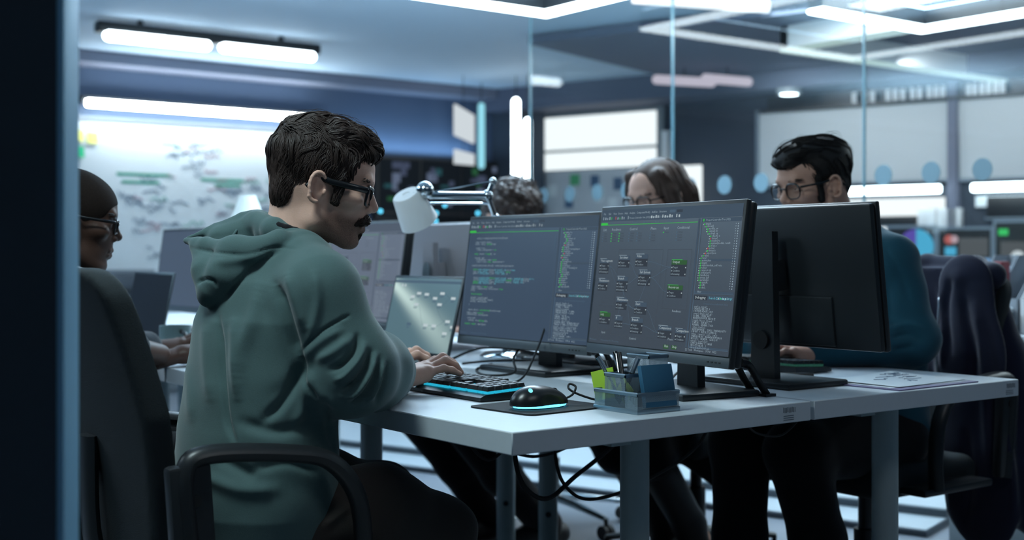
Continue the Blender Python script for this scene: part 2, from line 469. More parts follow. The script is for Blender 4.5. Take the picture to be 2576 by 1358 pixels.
CX, CY = 6.0, YB
def rw(s, z, off=0.0):
    """right wall: s metres from the back corner, off metres in front of it"""
    return Vector((CX + .305 * s - .952 * off, CY - .952 * s - .305 * off, z))
RWR = Matrix(((.305, -.952, 0), (-.952, -.305, 0), (0, 0, 1)))  # columns: along wall, out of wall, up
def rwbox(mb, s0, s1, z0, z1, o0, o1, bevel=0):
    c = rw((s0 + s1) / 2, (z0 + z1) / 2, (o0 + o1) / 2)
    return mb.box(c, (abs(s1 - s0), abs(o1 - o0), abs(z1 - z0)), RWR, bevel)

struct('floor', MB().box((1.5, 3, -.05), (17, 17, .1)), M['floor'])
struct('ceiling', MB().box((1.5, 3, H + .05), (17, 17, .1)), M['ceil'])
struct('wall_back', MB().box((-.2, YB + .06, H / 2), (13, .12, H)), M['wall'])
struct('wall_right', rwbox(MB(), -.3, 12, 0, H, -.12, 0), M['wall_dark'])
tr = MB(); tr.box((-.2, YB - .14, H - .045), (13, .28, .09)); struct('trim_1', tr, M['cornice'])
tr = MB(); rwbox(tr, 0, 12, H - .20, H, 0, .5); rwbox(tr, 2.0, 12, H - .07, H - .01, .5, 2.7); struct('trim_2', tr, M['bulk'])
struct('baseboard_back', MB().box((-.2, YB - .01, .05), (13, .02, .1)), M['grey_paint'])
# low white plinth steps along the right wall
for i, (o, hh) in enumerate(((5.23, .03), (4.99, .067))):
    st = MB(); rwbox(st, 1.5, 5.5, 0, hh - .006, 0.0, o); rs = struct('trim_%d' % (3 + i), st, M['riser'])
    tp = MB(); rwbox(tp, 1.5, 5.5, hh - .006, hh, 0.0, o + .012); obj('tread', tp, M['step'], rs)

# corner column with vertical light tubes
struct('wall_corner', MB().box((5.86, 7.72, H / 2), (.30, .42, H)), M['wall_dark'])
def light_tube(px, y0, y1, d, wd, m, label):
    p0, p1 = at(px, y1, d), at(px, y0, d); r = wd / 2 / FPX * d
    t = thing('light_tube', label, 'lamp', (p0.x, p0.y, p0.z), group='vertical light tubes in the corner')
    b = MB(); b.cyl((0, 0, r), (0, 0, p1.z - p0.z - r), r, seg=16); b.sphere((0, 0, r), r, 16, 8); b.sphere((0, 0, p1.z - p0.z - r), r, 16, 8)
    obj('diffuser', b, m, t)
    k = MB(); k.box(FW * (r + .012) + Vector((0, 0, (p1.z - p0.z) / 2)), (.02, .02, p1.z - p0.z), rotm(rz=math.radians(-36.9))); obj('housing', k, M['black_metal'], t)
    obj('cable', MB().cyl((0, 0, p1.z - p0.z - .01), (0, 0, H - p0.z), .004, seg=6), M['black_metal'], t)
light_tube(1211, 258, 425, 11.15, 17, M['lamp_cyan'], 'dim cyan vertical light tube left of the dark corner column')
light_tube(1298, 246, 476, 10.7, 20, M['lamp_on'], 'tall bright white vertical light tube on the dark corner column')
light_tube(1328, 296, 486, 10.6, 18, M['lamp_on'], 'shorter bright vertical light tube at the edge of the lit window panels')
for (y0, y1, y2, y3, x0, x1, m, lb) in ((262, 290, 361, 340, 1147, 1194, 'panel_grey', 'upper slanted glowing panel imitating a reflection, left of the cyan light tube'),
                                       (375, 388, 416, 412, 1147, 1194, 'panel_grey', 'small lower glowing panel imitating a reflection, left of the cyan light tube')):
    a, b_, c_, e_ = at(x0, y0, 10.3), at(x1, y1, 11.05), at(x1, y2, 11.05), at(x0, y3, 10.3)  # reflected light built as glowing panels hung from the ceiling
    n = (b_ - a).cross(e_ - a).normalized() * .02
    bx = MB(); bx.add([a, b_, c_, e_, a + n, b_ + n, c_ + n, e_ + n], [(0, 3, 2, 1), (4, 5, 6, 7), (0, 1, 5, 4), (1, 2, 6, 5), (2, 3, 7, 6), (3, 0, 4, 7)])
    t = thing('glow_panel', lb, 'light panel', a); obj('diffuser', bx, M[m], t, world=True); mid = (a + b_ + c_ + e_) / 4 - a; obj('cable', MB().cyl(mid + n, mid + n + Vector((0, 0, H - a.z - mid.z)), .003, seg=6), M['black_metal'], t)

# whiteboard wall on the back wall, lit by a long lamp bar
wb = thing('whiteboard', 'large wall whiteboard covered with marker notes behind the seated man at left', 'whiteboard', (2.8, YB, .78))
obj('panel', MB().box((0, -.03, .63), (2.02, .03, 1.26)), M['board'], wb)
f = MB(); f.box((0, -.035, 1.27), (2.06, .05, .03)); f.box((0, -.05, -.01), (2.06, .09, .03)); f.box((-1.02, -.035, .63), (.03, .05, 1.28)); f.box((1.02, -.035, .63), (.03, .05, 1.28))
obj('frame', f, M['alu'], wb)
rr = random.Random(3)
for nm, mt, n in (('green_writing', 'ink_green', 14), ('blue_writing', 'ink_blue', 60), ('red_writing', 'ink_red', 18)):
    q = MB()
    for i in range(n):
        cx, cz = rr.choice(((-.45, .72), (-.42, .55), (.18, .72), (.35, .5), (-.3, .35), (.6, .75), (-.1, 1.0))); x = cx + rr.uniform(-.22, .22); z = cz + rr.uniform(-.14, .14)
        if nm == 'green_writing' and i < 4: q.box(((-.45, .2, -.47, .25)[i], -.047, (.86, .84, .80, .8)[i]), ((.42, .36, .3, .22)[i], .002, .022)); continue
        pts = [(x + .016 * j, -.047, z + rr.uniform(-.022, .022)) for j in range(rr.randint(4, 12))]
        q.tube(pts, .0035, 4)
    obj(nm, q, M[mt], wb)['kind'] = 'stuff'
for i, (x, z, m, lb) in enumerate(((1.845, 1.09, 'note_yellow', 'left of the two pale yellow sticky notes on the whiteboard'), (1.955, 1.08, 'note_yellow', 'right of the two pale yellow sticky notes on the whiteboard'), (1.85, .97, 'note_green', 'bright green sticky note on the whiteboard'))):
    n = MB(); n.grid(lambda u, v: ((u - .5) * .085, -.012 * (1 - v) ** 2, v * .085), 3, 3)
    tag(obj('sticky_note', n, M[m], loc=(x, YB - .05, .78 + z)), lb, 'sticky note', 'sticky notes on the whiteboard')
lb = thing('linear_lamp', 'long bright lamp bar mounted over the whiteboard', 'lamp', (2.84, YB - .16, 2.15))
obj('diffuser', MB().box((0, -.02, 0), (1.95, .06, .055), bevel=.012), M['lamp_bar'], lb)
obj('housing', MB().box((0, .085, .03), (2.0, .15, .05)), M['black_metal'], lb)

# ceiling lamp bar with two rounded tubes, upper left
cl = thing('ceiling_lamp', 'black ceiling lamp bar with two rounded white light tubes end to end', 'lamp', (2.24, 6.29, H - .12))
obj('housing', MB().box((0, .03, .055), (1.57, .10, .07), bevel=.01), M['black_metal'], cl)
for x in (-.39, .39):
    d = MB(); d.cyl((x - .325, 0, 0), (x + .325, 0, 0), .036); d.sphere((x - .325, 0, 0), .036); d.sphere((x + .325, 0, 0), .036); obj('light_tube', d, M['lamp_on'], cl)
for x in (-.5, .5): obj('mount', MB().cyl((x, .03, .08), (x, .03, .13), .02), M['black_metal'], cl)

def frame_lamp(label, x0, x1, y0, y1, z, wd, m, arms='nswe', hh=.09, hm=None):
    t = thing('ceiling_lamp', label, 'lamp', ((x0 + x1) / 2, (y0 + y1) / 2, z)); dx, dy = (x1 - x0) / 2, (y1 - y0) / 2
    seg = {'n': ((0, dy), (2 * dx + wd, wd)), 's': ((0, -dy), (2 * dx + wd, wd)), 'e': ((dx, 0), (wd, 2 * dy + wd)), 'w': ((-dx, 0), (wd, 2 * dy + wd))}
    for a in arms:
        (cx, cy), (sx, sy) = seg[a]
        obj('diffuser', MB().box((cx, cy, .012), (sx, sy, .024), bevel=.01), m, t)
        obj('housing', MB().box((cx, cy, .024 + hh / 2), (sx - .01, sy - .01, hh)), hm or M['black_metal'], t)
        obj('uplight', MB().box((cx, cy, .024 + hh + .006), (sx - .03, sy - .03, .012)), M['uplight'], t)
    for a in arms:
        (cx, cy), _ = seg[a]; obj('cable', MB().cyl((cx, cy, hh), (cx, cy, H - z), .004, seg=6), M['black_metal'], t)
    return t
frame_lamp('large square-frame ceiling lamp glowing white above the desks', 1.15, 2.97, 1.5, 3.66, 2.30, .085, M['lamp_on'])
frame_lamp('bright angled frame ceiling lamp seen beyond the glass panes', 4.1, 4.99, -.6, 2.73, 2.30, .11, M['lamp_on'], 'ne')
frame_lamp('pale greenish glowing frame imitating a reflection, behind the bright angled lamp', 4.95, 8.4, 2.85, 3.70, 2.30, .075, M['lamp_pale'], 'nw', hh=.16, hm=M['white'])  # glowing frame built in place of a lamp's reflection
a, b_ = at(1590, 8, 6.7), at(1935, 33, 6.97)
q = MB(); dd = (b_ - a); dd.z = 0; ang = math.atan2(dd.y, dd.x)
t = thing('glow_panel', 'wide white luminous panel hanging at the top of the picture', 'light panel', ((a.x + b_.x) / 2, (a.y + b_.y) / 2, a.z), ang)
obj('diffuser', MB().box((0, 0, .085), (dd.length, .03, .17), bevel=.008), M['lamp_white'], t); obj('rail', MB().box((0, 0, .175), (dd.length + .02, .04, .012)), M['black_metal'], t)
for x in (-.3, .3): obj('cable', MB().cyl((x, 0, .17), (x, 0, H - a.z), .003, seg=6), M['black_metal'], t)
for i, (x0, x1, y0, y1, lb) in enumerate(((1652, 1790, 200, 208, 'left of two pinkish lamp tubes under the far dark ceiling edge'), (1775, 1882, 197, 206, 'right of two pinkish lamp tubes under the far dark ceiling edge'))):
    p, q_ = at(x0, y0, 9.6), at(x1, y1, 9.9); t = thing('light_tube', lb, 'lamp', p)
    d = MB(); d.cyl((0, 0, 0), q_ - p, .036); d.sphere((0, 0, 0), .036); d.sphere(q_ - p, .036); obj('diffuser', d, M['lamp_pink'], t)
    obj('mount', MB().cyl((q_ - p) / 2, (q_ - p) / 2 + Vector((0, 0, H - p.z - (q_ - p).z / 2)), .006, seg=8), M['black_metal'], t)
p = at(1985, 236, 9.9)
t = thing('downlight', 'round spot downlight glowing in the dark far ceiling', 'lamp', p)
obj('lens', MB().lathe([(.0, -.012), (.07, -.006), (.08, .02)], 24), M['lamp_on'], t); obj('collar', MB().lathe([(.08, -.004), (.10, -.004), (.10, .04), (.08, .04)], 24), M['grey_paint'], t)

# lit window wall and boards on the right wall (beyond the glass)
w1 = struct('window_1', rwbox(rwbox(MB(), .12, 1.60, 1.78, 2.32, 0, .05), .14, 1.58, 1.80, 2.30, 0, .052), M['grey_paint'])
obj('pane', rwbox(MB(), .17, 1.54, 1.985, 2.285, .05, .062, .006), M['panel_lit'], w1)
obj('pane', rwbox(MB(), .17, 1.54, 1.80, 1.96, .05, .062, .006), M['panel_lit'], w1)
t = thing('pin_board', 'pale grey pin board below the lit window panels', 'board', rw(.75, .9, 0))
obj('panel', rwbox(MB(), .22, 1.40, .85, 1.79, .02, .05), M['board_grey'], t, world=True)
for s0, s1 in ((.16, .22), (1.40, 1.44)): obj('frame', rwbox(MB(), s0, s1, .85, 1.79, .0, .06), M['black_metal'], t, world=True)
pn = at(1457, 450, 11.45)
tag(obj('sticky_note', rwbox(MB(), .64, .74, 1.655, 1.755, .052, .056), mat('note_leaf_green', rgb(80, 170, 110), .7)), 'green note pinned on the pale grey pin board', 'sticky note')
for i, (s0, z0) in enumerate(((.40, 1.56), (.86, 1.63), (.9, 1.5), (.58, 1.45), (1.05, 1.42), (1.1, 1.6))):
    tag(obj('paper_note', rwbox(MB(), s0, s0 + .09, z0, z0 + .11, .052, .055), M['ink_blue'] if i % 2 else M['board']), ('blue-grey' if i % 2 else 'white') + ' paper note on the pale grey pin board, ' + ('upper left', 'upper middle', 'middle', 'lower left', 'lower right', 'upper right')[i], 'note', 'paper notes on the pin board')
t = thing('glow_panel', 'square luminous panel standing beside the woman, beyond the glass', 'light panel', rw(1.95, 1.3, .3))
obj('diffuser', rwbox(MB(), 1.70, 2.10, 1.2, 1.77, .28, .31, .01), M['panel_lit'], t, world=True); obj('foot', rwbox(MB(), 1.70, 2.10, .0, 1.2, .26, .28), M['grey_paint'], t, world=True)
struct('trim_5', rwbox(MB(), 1.60, 1.66, 0, 2.1, 0, .08), M['white'])
for i, (s0, s1) in enumerate(((2.50, 4.05), (4.14, 5.6))):
    t = thing('whiteboard', ('wide pale board on the far wall behind the man with glasses', 'pale board at the right edge, past the dark upright')[i], 'whiteboard', rw((s0 + s1) / 2, 1.6, 0))
    obj('panel', rwbox(MB(), s0, s1, 1.60, 2.19, .01, .04), M['board_matt'], t, world=True)
    obj('frame', rwbox(rwbox(MB(), s0, s1, 1.575, 1.60, .0, .06), s0 - .03, s0, 1.575, 2.22, 0, .05), M['alu'], t, world=True)
struct('trim_6', rwbox(MB(), 4.06, 4.13, 0, 2.33, 0, .10), M['cornice'])
t = thing('shelf', 'dark high wall shelf above the pale boards', 'shelf', rw(4, 2.2, 0)); obj('board', rwbox(MB(), 2.56, 5.6, 2.195, 2.21, 0, .16), M['black'], t, world=True); obj('back_panel', rwbox(MB(), 2.56, 5.6, 2.21, 2.33, 0, .02), M['black'], t, world=True)
cyl0 = None
for i, px in enumerate((2166, 2192, 2212, 2251, 2269, 2288, 2312, 2330, 2354, 2371, 2388, 2452, 2468, 2486, 2503, 2521, 2538)):
    tt = (px - 1288) / FPX; A = .8 - .6 * tt; B = .6 + .8 * tt
    s = (B * (CY + 1.669) - A * (CX + 1.252)) / (A * .305 + B * .952); p = rw(s - .02, 2.21, .09)
    if cyl0 is None:
        b = MB().lathe([(.0, 0), (.021, 0), (.021, .075), (.016, .088), (.016, .095), (0, .095)], 12)
        cyl0 = obj('canister', b, M['white'], loc=p); o = cyl0
    else: o = cyl0.copy(); C.objects.link(o); o.location = p
    ORD = ('leftmost', 'second', 'third', 'fourth', 'fifth', 'sixth', 'seventh', 'eighth', 'ninth', 'tenth', 'eleventh')
    tag(o, (ORD[i] + (' small white canister' if i == 0 else ' small white canister from the left') + ' on the dark high shelf, left of the upright') if i < 11 else (ORD[i - 11] + (' small white canister' if i == 11 else ' small white canister from the left') + ' on the dark high shelf, right of the upright'), 'canister', 'white canisters on the high shelf')
for i, (s0, s1) in enumerate(((2.75, 4.02), (4.25, 5.6))):
    t = thing('linear_lamp', ('long lamp bar under the wide pale board behind the man with glasses', 'lamp bar at the right edge under the pale board')[i], 'lamp', rw((s0 + s1) / 2, 1.53, .1))
    obj('diffuser', rwbox(MB(), s0, s1, 1.49, 1.55, .10, .16, .012), M['lamp_on'], t, world=True); obj('housing', rwbox(MB(), s0, s1, 1.55, 1.575, .0, .16), M['black_metal'], t, world=True)
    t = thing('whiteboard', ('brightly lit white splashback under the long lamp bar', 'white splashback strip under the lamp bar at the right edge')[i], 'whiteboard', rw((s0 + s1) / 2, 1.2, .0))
    obj('panel', rwbox(MB(), s0, s1, (1.2, 1.38)[i], 1.46, .01, .03), M['panel_lit'] if i == 0 else M['board'], t, world=True)  # left strip glows: the lamp bar's light is put into its material

# glass partition, panes 1.21 m wide
XG = 3.35; ys = [4.29 - 1.205 * i for i in range(6)]
for i in range(5):
    y1, y0 = ys[i], ys[i + 1]
    g = struct('window_%d' % (2 + i), MB().box((XG, (y0 + y1) / 2, H / 2), (.010, y1 - y0 - .012, H)), M['glass'])
    e = MB(); e.box((XG, y1 - .004, H / 2), (.014, .006, H)); obj('pane_edge', e, M['glass_edge'], g)
disc0 = None
for i in range(24):
    y = 4.29 - .14 - .24 * i + (0.02 if i > 9 else 0)
    if disc0 is None:
        b = MB().lathe([(0, -.001), (.046, -.001), (.046, .001), (0, .001)], 24, Matrix.Rotation(PI / 2, 4, 'Y')); disc0 = obj('privacy_disc', b, M['disc'], loc=(XG - .007, y, 1.367)); o = disc0
    else: o = disc0.copy(); C.objects.link(o); o.location = (XG - .007, y, 1.367)
    k = min(4, max(0, int((4.29 - y) / 1.205)))
    o.parent = bpy.data.objects['window_%d' % (2 + k)]
struct('trim_7', MB().box((XG, 1.3, .02), (.05, 6.1, .04)), M['alu'])

# doorway jamb in the foreground, left: dark panel with a blue aluminium edge
p = at(150, 640, 1.42)
jr = rotm(rz=math.radians(-36.9))
struct('wall_left', MB().box(p - RT * .60 + FW * .02 + Vector((0, 0, H / 2 - p.z)), (1.2, .06, H), jr), mat('jamb_black', rgb(64, 74, 84), .6))
ej = MB(); ej.box(p + RT * .004 + FW * .015 + Vector((0, 0, H / 2 - p.z)), (.009, .05, H), jr, .002); struct('door_1', ej, M['blue_alu'])
# ================================================================ desks
M['desk_top'] = mat('desk_laminate', rgb(196, 205, 212), .42, var=(60, .03))
M['desk_leg'] = mat('desk_leg_grey', rgb(150, 165, 168), .45, metal=.1)
M['sticker'] = mat('sticker_print', rgb(112, 122, 132), .6)
M['rubber'] = mat('rubber_black', rgb(20, 22, 24), .6)
T = .0385
def desk(label, x0, x1, y0, y1, legs, rail_y):
    t = thing('desk', label, 'desk', (x0, y0, 0), group='white office desks pushed together')
    L, W_ = y1 - y0, x1 - x0
    obj('tabletop', MB().box((W_ / 2, L / 2, ZD - T / 2), (W_, L, T), bevel=.0018, seg=1), M['desk_top'], t)
    for (lx, ly) in legs:
        lx -= x0; ly -= y0
        b = MB(); b.cyl((lx, ly, .02), (lx, ly, ZD - T - .012), .030, seg=28); lg = obj('leg', b, M['desk_leg'], t)
        obj('foot', MB().box((lx, ly, .012), (.62, .07, .024), bevel=.008), M['desk_leg'], lg)
        obj('screw', MB().cyl((lx - .0176, ly - .0236, .22), (lx - .0194, ly - .026, .22), .009, seg=10), M['rubber'], lg)
        obj('bracket', MB().box((W_ / 2, ly, ZD - T - .006), (W_ * .80, .09, .012)), M['desk_leg'], t)
    obj('rail', MB().box((W_ * .5, L / 2, ZD - T - .02), (.05, L * .8, .03)), M['desk_leg'], t)
    return t
d1 = desk('white desk nearest the camera holding the gaming mouse and keyboard', 0, .747, 0, 1.49, ((.5, .25), (.5, 1.30)), 0)
d2 = desk('white desk of the man in the teal jumper, with papers at its end', .757, 1.488, 0, 1.49, ((1.205, .165), (1.205, 1.42)), 0)
d3 = desk('second white desk in the near row, used by the man at far left', 0, .747, 1.50, 2.99, ((.5, 1.75), (.5, 2.8)), 0)
d4 = desk('second white desk in the far row, in front of the curly-haired person', .757, 1.488, 1.50, 2.99, ((1.205, 1.64), (1.205, 2.8)), 0)
d5 = desk('third white desk in the near row, below the whiteboard', 0, .747, 3.0, 4.49, ((.5, 3.25), (.5, 4.3)), 0)
for d_, x in ((d1, .70), (d2, .712)):
    s = MB(); rr = random.Random(5)
    for i in range(9): s.box((x - .035 + .0042 * i if d_ is d1 else x - .03 + .004 * i, -.0004, ZD - .012 - (.001 if i % 3 else .0)), (rr.choice((.001, .002, .0015)), .0006, .010))
    for i in range(3): s.box((x - .02, -.0004, ZD - .024 - .004 * i), (.03, .0006, .0012))
    obj('sticker', s, M['sticker'], d_, label='printed barcode sticker')

# ================================================================ type and screen graphics
GL = {}
def glyph(ch):
    if ch not in GL:
        cu = bpy.data.curves.new('type', 'FONT'); cu.body = ch; cu.size = 1; cu.resolution_u = 1
        o = bpy.data.objects.new('type', cu); me = o.to_mesh()
        vs = [(v.co.x, v.co.y) for v in me.vertices]; fs = [tuple(p.vertices) for p in me.polygons]
        o.to_mesh_clear(); bpy.data.objects.remove(o); bpy.data.curves.remove(cu)
        adv = (max(v[0] for v in vs) + .07) if vs else .3
        GL[ch] = (vs, fs, adv)
    return GL[ch]
def text(mb, s, x, y, size, pl, mono=None, centre=False):
    if centre: x -= sum(glyph(c)[2] for c in s) * size / 2
    for c in s:
        vs, fs, adv = glyph(c)
        mb.add([pl(x + v[0] * size, y + v[1] * size) for v in vs], fs); x += (mono or adv) * size
    return x

SCOL = [rgb(170, 192, 205), rgb(70, 215, 90), rgb(78, 96, 114), rgb(63, 72, 83), rgb(62, 104, 70), rgb(215, 232, 238), rgb(92, 118, 140), rgb(200, 90, 90), rgb(120, 215, 235), rgb(80, 90, 100)]
def screen_mats(name, gain=1.0):
    return [emitter(name + '_' + n, tuple(q * gain for q in c[:3]), 1.0) for n, c in zip(('text', 'green', 'header', 'dark', 'leaf', 'bright', 'line', 'red', 'cyan', 'faint'), SCOL)]
SM = screen_mats('screen_ink', .72)
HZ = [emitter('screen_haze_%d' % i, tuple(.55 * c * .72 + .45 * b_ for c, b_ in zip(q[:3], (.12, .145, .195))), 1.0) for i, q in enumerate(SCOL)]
TX, GR, HD, DK, LF, BR, LN, RD, CY_, FT = range(10)
WORDS = 'return node value index self state buffer config update render stream export import const class array length target object params branch system output result signal module handle socket thread'.split()
def codeline(rr, n):
    s = ''
    while len(s) < n: s += rr.choice(WORDS) + rr.choice(('.', '(', ')', '_', ' = ', ', ', '[', ']; '))
    return s[:n]
class Screen:
    """flat print of a desktop interface on a w x h display, local x right, y up"""
    def __init__(s, w, h, place): s.w, s.h, s.pl, s.mb = w, h, place, MB()
    def P(s, x, y, e=0.0): return s.pl(x, y, .0006 + e)
    def rect(s, u0, v0, u1, v1, m, e=0.0):
        s.mb.m = m; w, h = s.w, s.h
        s.mb.add([s.P(u0 * w, h - v1 * h, e), s.P(u1 * w, h - v1 * h, e), s.P(u1 * w, h - v0 * h, e), s.P(u0 * w, h - v0 * h, e)], [(0, 1, 2, 3)])
    def txt(s, t, u, v, size, m, mono=None, centre=False):
        s.mb.m = m; text(s.mb, t, u * s.w, s.h - v * s.h, size, lambda x, y: s.P(x, y, .0004), mono, centre)
    def line(s, pts, m, wd=.0007):
        s.mb.m = m
        for (a, b), (c, d) in zip(pts[:-1], pts[1:]):
            x0, y0, x1, y1 = a * s.w, s.h - b * s.h, c * s.w, s.h - d * s.h; L = math.hypot(x1 - x0, y1 - y0) or 1; nx, ny = -(y1 - y0) / L * wd / 2, (x1 - x0) / L * wd / 2
            s.mb.add([s.P(x0 - nx, y0 - ny, .0002), s.P(x1 - nx, y1 - ny, .0002), s.P(x1 + nx, y1 + ny, .0002), s.P(x0 + nx, y0 + ny, .0002)], [(0, 1, 2, 3)])
    def chrome(s, rr, top=LN):
        s.rect(0, 0, 1, .085, HD)
        u = .015
        for wd in ('File', 'Edit', 'View', 'Device', 'Help', 'Analyze', 'Component', 'Modify', 'Add-Ins', 'Structure'):
            s.txt(wd, u, .036, .0062, TX); u += .009 * len(wd) ** .8 + .012
        s.rect(u + .01, .02, u + .05, .04, LN); s.rect(u + .06, .02, u + .1, .04, DK)
        for i in range(26):
            if i % 6 == 5: continue
            x = .012 + .0165 * i + (.16 if i > 12 else 0); s.rect(x, .052 + .004 * (i % 3), x + .007 + .003 * (i % 2), .074, GR if i in (4, 8) else (RD if i == 6 else (BR if i > 12 else TX)))
        s.txt('Process Controller Unit (2022) build 042 2022 \\ Structure', .225, .072, .0056, TX)
        s.rect(0, .112, .72, .1155, GR); s.rect(0, .097, .055, .1155, GR)
        for i, wd in enumerate(('Chart', 'Timeline', 'Materials', 'Workers', 'Tools', 'Settings')): s.txt(wd, .08 + .085 * i, .108, .006, LN)
        s.txt('Workspace', .01, .982, .0055, LN); s.txt('Connections 012 / Processing', .1, .982, .0055, LN)
    def side(s, rr, u0=.745, frame=LN):
        s.rect(u0 - .022, .09, u0 - .012, .965, HD); s.rect(u0, .09, .995, .115, HD); s.txt('Project/Controller/Test (022)', u0 + .03, .109, .0058, TX); s.rect(u0 + .008, .094, u0 + .018, .112, GR)
        v = .135; ind = 0
        for i in range(27):
            ind = max(0, min(4, ind + rr.choice((-1, 0, 0, 1, 1)))) if i < 14 or i > 19 else 0
            x = u0 + .012 + .012 * ind; m = RD if i in (6, 10, 12) else GR
            s.rect(x, v - .006, x + .003, v, BR); s.rect(x + .007, v - .009, x + .013, v + .001, m)
            s.txt(codeline(rr, rr.randint(5, 12) + (12 if i in (8, 17) else 0)).strip(), x + .018, v, .0062, TX)
            s.rect(.965, v - .006, .968, v, TX); s.rect(.978, v - .006, .983, v + .002, TX); v += .0165
        s.rect(u0, .365, .985, .381, HD, -.0002)
        s.rect(u0, .583, .995, .598, HD); s.txt('filter', u0 + .02, .594, .006, TX)
        s.rect(u0, .612, .995, .642, HD); s.rect(u0, .612, u0 + .09, .642, DK, .0002); s.txt('Debugging', u0 + .01, .634, .0075, BR); s.txt('Search 22 Debug Script', u0 + .1, .634, .007, CY_)
        for i in range(5): s.rect(.9 + .015 * i, .622, .907 + .015 * i, .634, GR if i == 1 else BR)
        v = .672
        s.txt('Structure/controller/test (022)', u0 + .07, v, .0055, LN); v += .022
        for i in range(19):
            n = rr.randint(14, 21) + (10 if 9 < i < 15 else 0)
            s.txt(codeline(rr, n).upper() if i % 3 else codeline(rr, n), u0 + .01, v, .0056, TX, .62 if i % 3 else .55); v += .0152
        s.rect(u0, .952, .995, .966, HD); s.line([(u0, .09), (u0, .966)], frame, .0016); s.line([(u0, .6), (.995, .6)], frame); s.line([(u0, .966), (.995, .966)], frame)
        s.txt('22 Tools   Workspace   UTF-8   0022', u0 - .02, .986, .006, TX)
    def node(s, u, v, wd, name, rows, green=False):
        w2 = wd
        s.rect(u, v - .004, u + w2 * .7, v - .001, TX if not green else GR)
        s.rect(u, v, u + w2, v + .032, LF if green else HD); s.txt(name, u + .008, v + .022, .0078, BR); s.rect(u, v + .032, u + w2, v + .04 + .024 * rows, DK)
        for i in range(rows):
            y = v + .048 + .023 * i; s.rect(u + .003, y, u + .009, y + .008, BR if i == 0 else TX); s.txt(('Target', 'Condition', 'Remaining', 'Time')[i + (rows == 1)], u + .014, y + .009, .0056, TX)
            if i % 2 == 0: s.rect(u + w2 - .008, y, u + w2 - .002, y + .008, BR)
    def curve(s, a, b):
        n = 10; s.line([(a[0] + (b[0] - a[0]) * t, a[1] + (b[1] - a[1]) * (3 * t * t - 2 * t ** 3)) for t in [i / n for i in range(n + 1)]], LN, .0006)
    def graph(s, rr):
        for u, wd in ((.025, 'List'), (.095, 'Readiness'), (.235, 'Control'), (.395, 'Phase'), (.49, 'Input'), (.585, 'Conditional')):
            s.txt(wd, u, .158, .0085, TX); g = GR if wd in ('Readiness', 'Input') else LN
            for c in range(2 if wd in ('Readiness', 'Control') else 1):
                for r in range(4 if wd != 'Input' else 1):
                    s.rect(u + .062 * c - .004, .175 + .019 * r, u + .062 * c + .003, .183 + .019 * r, g); s.txt(rr.choice(('State', 'Status', 'Select', 'Mode')), u + .01 + .062 * c, .184 + .019 * r, .0055, FT)
        N = [(.025, .37, .075, 'User segment', 3, 0), (.175, .345, .085, 'Set timer', 2, 0), (.305, .335, .09, 'Value', 2, 0), (.03, .52, .075, 'Parameters', 2, 0), (.178, .5, .085, 'Branch', 3, 0),
             (.34, .45, .09, 'Sub System', 3, 0), (.57, .375, .105, 'Output', 3, 1), (.56, .55, .105, 'Resources', 2, 1), (.07, .77, .085, 'Log', 2, 1), (.19, .655, .085, 'Maintenance', 2, 0),
             (.335, .68, .09, 'Start', 2, 0), (.195, .79, .06, 'If', 2, 0), (.32, .795, .09, 'Branch', 3, 0), (.525, .835, .095, 'Comparison', 2, 0), (.645, .845, .07, 'Comparison', 2, 0)]
        for a in N: s.node(*a)
        for a, b in ((0, 4), (1, 5), (2, 6), (4, 5), (5, 6), (5, 7), (9, 10), (9, 12), (11, 12), (10, 13), (12, 13), (4, 11), (0, 10), (5, 10)):
            s.curve((N[a][0] + N[a][2], N[a][1] + .05), (N[b][0], N[b][1] + .05))
        for (u0, v0, u1, v1) in ((.535, .3, .7, .715), (.055, .72, .17, .9), (.17, .3, .5, .93)): s.line([(u0, v0), (u1, v0), (u1, v1), (u0, v1), (u0, v0)], FT, .0007)
        s.txt('Control', .32, .952, .0075, TX); s.txt('Phase', .6, .93, .007, TX); s.txt('Readiness', .61, .735, .007, TX); s.txt('Input', .1, .925, .007, TX); s.txt('Data', .07, .7, .007, FT)
        s.rect(.575, .962, .61, .99, LF); s.rect(.63, .962, .665, .99, LF); s.txt('Run', .583, .98, .0075, BR); s.txt('Stop', .637, .98, .0075, BR)
    def code(s, rr):
        for v, ind, ln in ((.165, .05, .27), (.2, .04, .15), (.215, .04, .18), (.25, .05, .08), (.265, .06, .17), (.3, .04, .19), (.335, .05, .08), (.35, .06, .18), (.367, .07, .23), (.4, .03, .36), (.435, .045, .36), (.452, .045, .32), (.467, .045, .3), (.505, .055, .5), (.52, .055, .46), (.536, .055, .43), (.55, .055, .2), (.58, .045, .19), (.597, .045, .27), (.612, .045, .05), (.645, .05, .1), (.675, .05, .15), (.69, .05, .2), (.707, .05, .15), (.735, .04, .01), (.78, .04, .27), (.805, .03, .15), (.82, .03, .19), (.85, .04, .07), (.87, .05, .17), (.9, .02, .19)):
            x = ind + .02; n = int(ln * s.w / .0034); t = codeline(rr, n); bright = .43 < v < .56
            for w_ in range(0, n, 7):
                s.txt(t[w_:w_ + 7], x, v + .006, .0068, (CY_ if bright and w_ % 3 else (GR if rr.random() < .16 else TX)), .5); x += 7 * .5 * .0068 / s.w
        for i in range(48): s.txt(str(i + 10), .006, .15 + .0165 * i, .005, LN)
        s.rect(.7, .15, .703, .25, LN)

